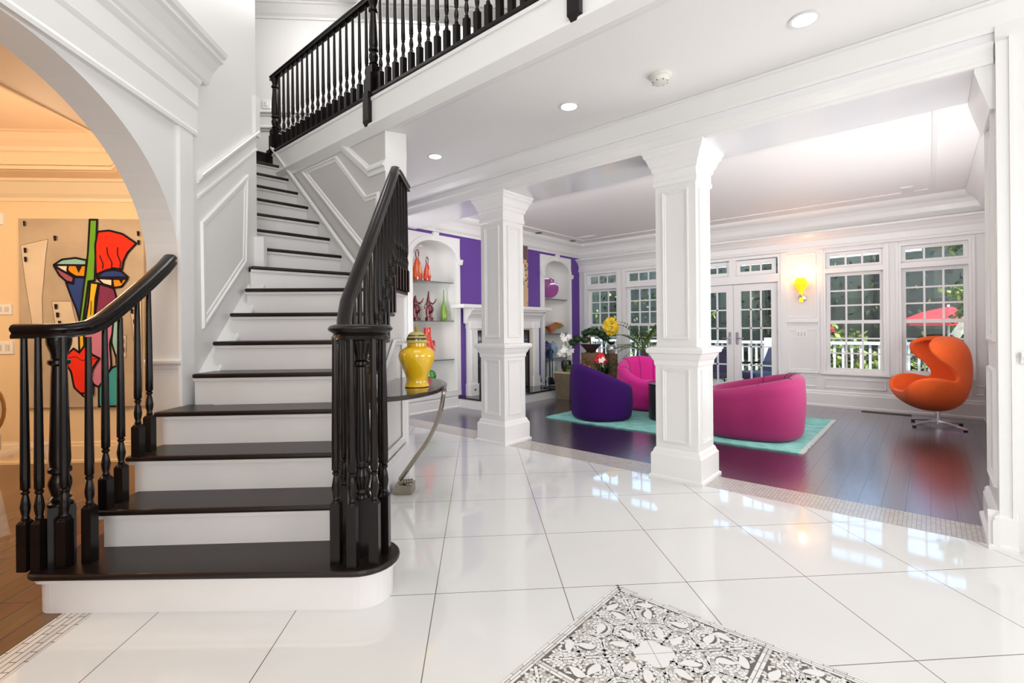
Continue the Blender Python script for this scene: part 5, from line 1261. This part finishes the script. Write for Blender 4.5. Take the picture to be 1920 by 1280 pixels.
# patio umbrellas, chairs, vine, bushes, trees
RED = mat('red_canvas', (.40, .012, .014), .8)
def patio_umbrella(label, x, y, z, r):
    t = thing('patio_umbrella', label, 'umbrella', (x, y, -1.2), group='red patio umbrellas'); n = 8
    m = MB(); m.lathe([(r, z - .45), (r, z - .36), (r * .5, z - .12), (.03, z)], (x, y, 0), n=n); m.build('canopy', RED, t); MB().tube([(x, y, -1.2), (x, y, z + .05)], .025, 8).build('pole', RW, t)
patio_umbrella('red patio umbrella behind the leafy vine beyond the deck', 15.6, -.35, 1.62, 1.0); patio_umbrella('red patio umbrella at the edge of the window by the sconce', 16.5, 2.75, 1.45, .75)
DK = mat('dark_patio_cushion', (.05, .05, .075), .8)
def patio_chair(label, x, y, rz):
    t = thing('patio_chair', label, 'patio chair', (x, y, -.12), rz, 'dark cushioned patio chairs')
    MB().box(-.3, -.3, .28, .3, .3, .42).build('seat', DK, t, local=True, bevel=.03); m = MB(); m.hexa([(-.3, -.3, .40), (-.2, -.3, .40), (-.2, .3, .40), (-.3, .3, .40)], [(-.48, -.3, .88), (-.40, -.3, .88), (-.40, .3, .88), (-.48, .3, .88)]); m.build('backrest', DK, t, local=True, bevel=.02)
    for sx in (-1, 1):
        for sy in (-1, 1): MB().tube([(sx * .26, sy * .28, 0), (sx * .26, sy * .28, .3)], .018, 6).build('leg', M['iron'], t, local=True)
        MB().box(-.3, sx * .34 - .03, .55, .25, sx * .34 + .03, .59).build('armrest', M['iron'], t, local=True)
patio_chair('dark cushioned patio chair seen through the french door nearest the sconce', 10.4, 2.55, 2.4); patio_chair('dark cushioned patio chair seen through the other french door', 10.2, 3.35, .6); patio_chair('dark cushioned patio chair behind the palm outside', 10.3, 5.0, .9)
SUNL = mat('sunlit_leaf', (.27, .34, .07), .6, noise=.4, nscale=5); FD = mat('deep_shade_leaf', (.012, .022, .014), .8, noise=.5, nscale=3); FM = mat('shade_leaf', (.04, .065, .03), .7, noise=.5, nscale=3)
def bush(label, x, y, z0, r, n, mats, sq=(1, 1, .8), grp='sunlit bushes by the deck'):
    t = thing('shrub', label, 'shrub', (x, y, z0), group=grp)
    m = MB(); leafcloud(m, (0, 0, r * sq[2]), r, n, .07, (0, 0, 1), sq=sq, shell=.55); m.build('foliage', mats, t, local=True)
    MB().tube([(0, 0, 0), (0, 0, r)], .03, 6).build('stem', BARK, t, local=True)
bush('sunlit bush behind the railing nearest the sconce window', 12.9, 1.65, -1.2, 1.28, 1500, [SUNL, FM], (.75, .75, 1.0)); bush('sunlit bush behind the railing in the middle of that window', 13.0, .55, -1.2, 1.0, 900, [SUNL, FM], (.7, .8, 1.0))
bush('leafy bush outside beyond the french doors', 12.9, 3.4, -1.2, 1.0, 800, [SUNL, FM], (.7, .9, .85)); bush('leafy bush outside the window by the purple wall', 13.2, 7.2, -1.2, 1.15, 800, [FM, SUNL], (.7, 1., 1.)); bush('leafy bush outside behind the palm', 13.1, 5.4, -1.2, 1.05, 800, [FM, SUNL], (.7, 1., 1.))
t = thing('climbing_vine', 'tall sunlit climbing vine outside the window behind the egg chair', 'vine', (11.2, -.45, -.12))
m = MB()
for i in range(9): leafcloud(m, (rnd.uniform(-.04, .04), rnd.uniform(-.05, .05), .45 + i * .16), .17, 60, .05, (0, 0, 1), shell=.3)
leafcloud(m, (0, 0, 1.85), .34, 240, .05, (0, 0, 1), sq=(1, 1, .6), shell=.3); m.build('foliage', [SUNL, LEAFM], t, local=True); MB().tube([(0, 0, 0), (0, 0, 1.8)], .03, 6).build('stem', BARK, t, local=True)
def tree(label, x, y, h, r, n, mats, core, lab2=None):
    t = thing('tree', label, 'tree', (x, y, -1.2), group='trees beyond the deck')
    MB().tube([(0, 0, 0), (.05, .05, h * .6), (0, 0, h)], .16, 8, r1=.05).build('trunk', mat('shaded_trunk', (.10, .085, .07), .9) if 'shaded_trunk' not in bpy.data.materials else bpy.data.materials['shaded_trunk'], t, local=True)
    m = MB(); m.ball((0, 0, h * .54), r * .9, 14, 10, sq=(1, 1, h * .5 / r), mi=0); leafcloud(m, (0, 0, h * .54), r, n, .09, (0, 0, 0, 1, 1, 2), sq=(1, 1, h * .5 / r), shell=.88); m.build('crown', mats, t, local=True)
WHERE = ['far beyond the window behind the egg chair', 'behind the red umbrella by the vine', 'straight behind the sunlit bush nearest the vine', 'centred in the window beside the sconce', 'behind the window side nearest the sconce', 'behind the sconce panel outside',
         'behind the french door nearest the sconce', 'behind the middle of the french doors', 'behind the far french door leaf', 'hidden mostly by the tall column', 'just beside the tall column outside', 'behind the palm window', 'behind the yellow orchid window edge', 'behind the bonsai outside', 'behind the window beside the purple wall', 'furthest along beyond the purple wall', 'outside beyond the last window casing']
for i in range(17):
    y = -2.6 + 1.22 * i * (1 + .012 * i); x = 18.2 + (i % 2) * 1.3
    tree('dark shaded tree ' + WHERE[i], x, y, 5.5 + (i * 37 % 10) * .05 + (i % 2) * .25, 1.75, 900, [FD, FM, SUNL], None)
t = thing('tree', 'slim tree with sunlit overhanging leaves at the top of the egg chair window', 'tree', (11.6, -1.0, -.12))
MB().tube([(0, 0, 0), (0, .02, 2.2), (-.1, .2, 3.2)], .06, 8, r1=.03).build('trunk', BARK, t, local=True)
m = MB(); leafcloud(m, (-.5, .55, 2.75), .42, 260, .07, (0, 0, 1), sq=(1.2, 1, .45), shell=.2); leafcloud(m, (0, 0, 3.3), .8, 300, .08, (0, 1), shell=.4); m.build('crown', [SUNL, LEAFM], t, local=True)
# ================================================================ CAMERA, LIGHT
cam = bpy.data.cameras.new('camera'); co = bpy.data.objects.new('camera', cam); COL.objects.link(co)
cam.sensor_width = 36; cam.lens = 900 / 1920 * 36; cam.shift_y = -25 / 1920; cam.clip_start = .05; cam.clip_end = 200
co.matrix_world = Matrix.Translation((0, 0, 1.2)) @ Matrix.Rotation(YAW - PI / 2, 4, 'Z') @ Matrix.Rotation(PI / 2, 4, 'X') @ Matrix.Rotation(-.009, 4, 'Z')
sc.camera = co
def light(name, kind, loc, power, color=(1, 1, 1), size=1., size_y=None, aim=None, spot=1.6, blend=.6):
    l = bpy.data.lights.new(name, kind); l.energy = power; l.color = color
    if kind == 'AREA':
        l.size = size
        if size_y: l.shape = 'RECTANGLE'; l.size_y = size_y
    elif kind == 'SUN': l.angle = size
    else: l.shadow_soft_size = size
    if kind == 'SPOT': l.spot_size = spot; l.spot_blend = blend
    o = bpy.data.objects.new(name, l); COL.objects.link(o); o.location = loc
    if aim is not None: o.rotation_euler = (Vector(aim) - Vector(loc)).to_track_quat('-Z', 'Y').to_euler()
    return o
light('foyer_overhead_fill', 'AREA', (.6, .8, 5.4), 60, (1, .985, .97), 3.2, aim=(.6, .8, 0))  # added overhead fill for the two-storey void, no fixture hangs here
light('entry_fill', 'AREA', (-2.4, -2.2, 1.9), 135, (.97, .99, 1), 3.2, 2.6, aim=(3, 2.5, 2.0))  # unseen fill panel added behind the viewpoint, not daylight from an opening
light('entry_fill', 'AREA', (2.0, -3.4, 1.6), 64, (.97, .99, 1), 2.4, 2.0, aim=(2.5, 3, 2.6))  # second added fill panel, out of view inside the closed shell
light('upper_hall_fill', 'AREA', (4.2, 4.4, 5.5), 90, (1, .98, .96), 2.5, aim=(4.0, 4.4, 3))  # unseen fill added to lift the upstairs walls
light('upper_hall_fill', 'AREA', (2.7, 5.2, 5.4), 34, (1, .98, .96), 1.2, aim=(2.0, 6.5, 3.8))  # smaller added fill aimed at the landing end of the hall
light('behind_beam_fill', 'AREA', (4.28, 2.4, 2.765), 38, (1, .99, .99), 4.6, .18, aim=(9, 2.4, 1.4))  # added fill strip hidden behind the beam, no cove fitting there
light('living_side_fill', 'AREA', (5.5, -.505, 1.3), 105, (1, .97, .98), 2.2, 1.6, aim=(5.7, 5, 4.4))  # unseen fill added behind the end pilaster to brighten the living room ceiling
light('living_side_fill', 'AREA', (3.5, 5.15, 1.3), 20, (1, .99, .98), .7, 1.6, aim=(7.0, 3.2, 1.9))  # another added fill, kept out of view behind the stair wall
light('sconce_bulb', 'POINT', (8.25, 1.45, 1.97), 4.5, (1, .5, .2), .04)
light('dining_light', 'POINT', (*G(2.6, -4.4), 2.1), 80, (1, .80, .58), .25)
light('dining_light', 'POINT', (*G(3.7, -3.1), 2.1), 12, (1, .80, .58), .15)
sun = light('sun', 'SUN', (20, 0, 20), 7.0, (1, .95, .86), .02, aim=(24.5, 3.5, 11))
wd = bpy.data.worlds.new('sky'); sc.world = wd; wd.use_nodes = True
t = wd.node_tree; bg = t.nodes['Background']
sky = t.nodes.new('ShaderNodeTexSky'); sky.sky_type = 'NISHITA'; sky.sun_disc = False; sky.sun_elevation = math.radians(50); sky.sun_rotation = math.radians(200)
t.links.new(sky.outputs[0], bg.inputs['Color']); bg.inputs['Strength'].default_value = 1.0
sc.view_settings.view_transform = 'Standard'; sc.view_settings.look = 'None'; sc.view_settings.exposure = 0.0; sc.view_settings.gamma = 1.0
sc.cycles.use_denoising = True; sc.cycles.max_bounces = 8; sc.cycles.diffuse_bounces = 4; sc.cycles.glossy_bounces = 4; sc.cycles.transparent_max_bounces = 12
sc.cycles.sample_clamp_indirect = 8.0; sc.cycles.caustics_reflective = False; sc.cycles.caustics_refractive = False
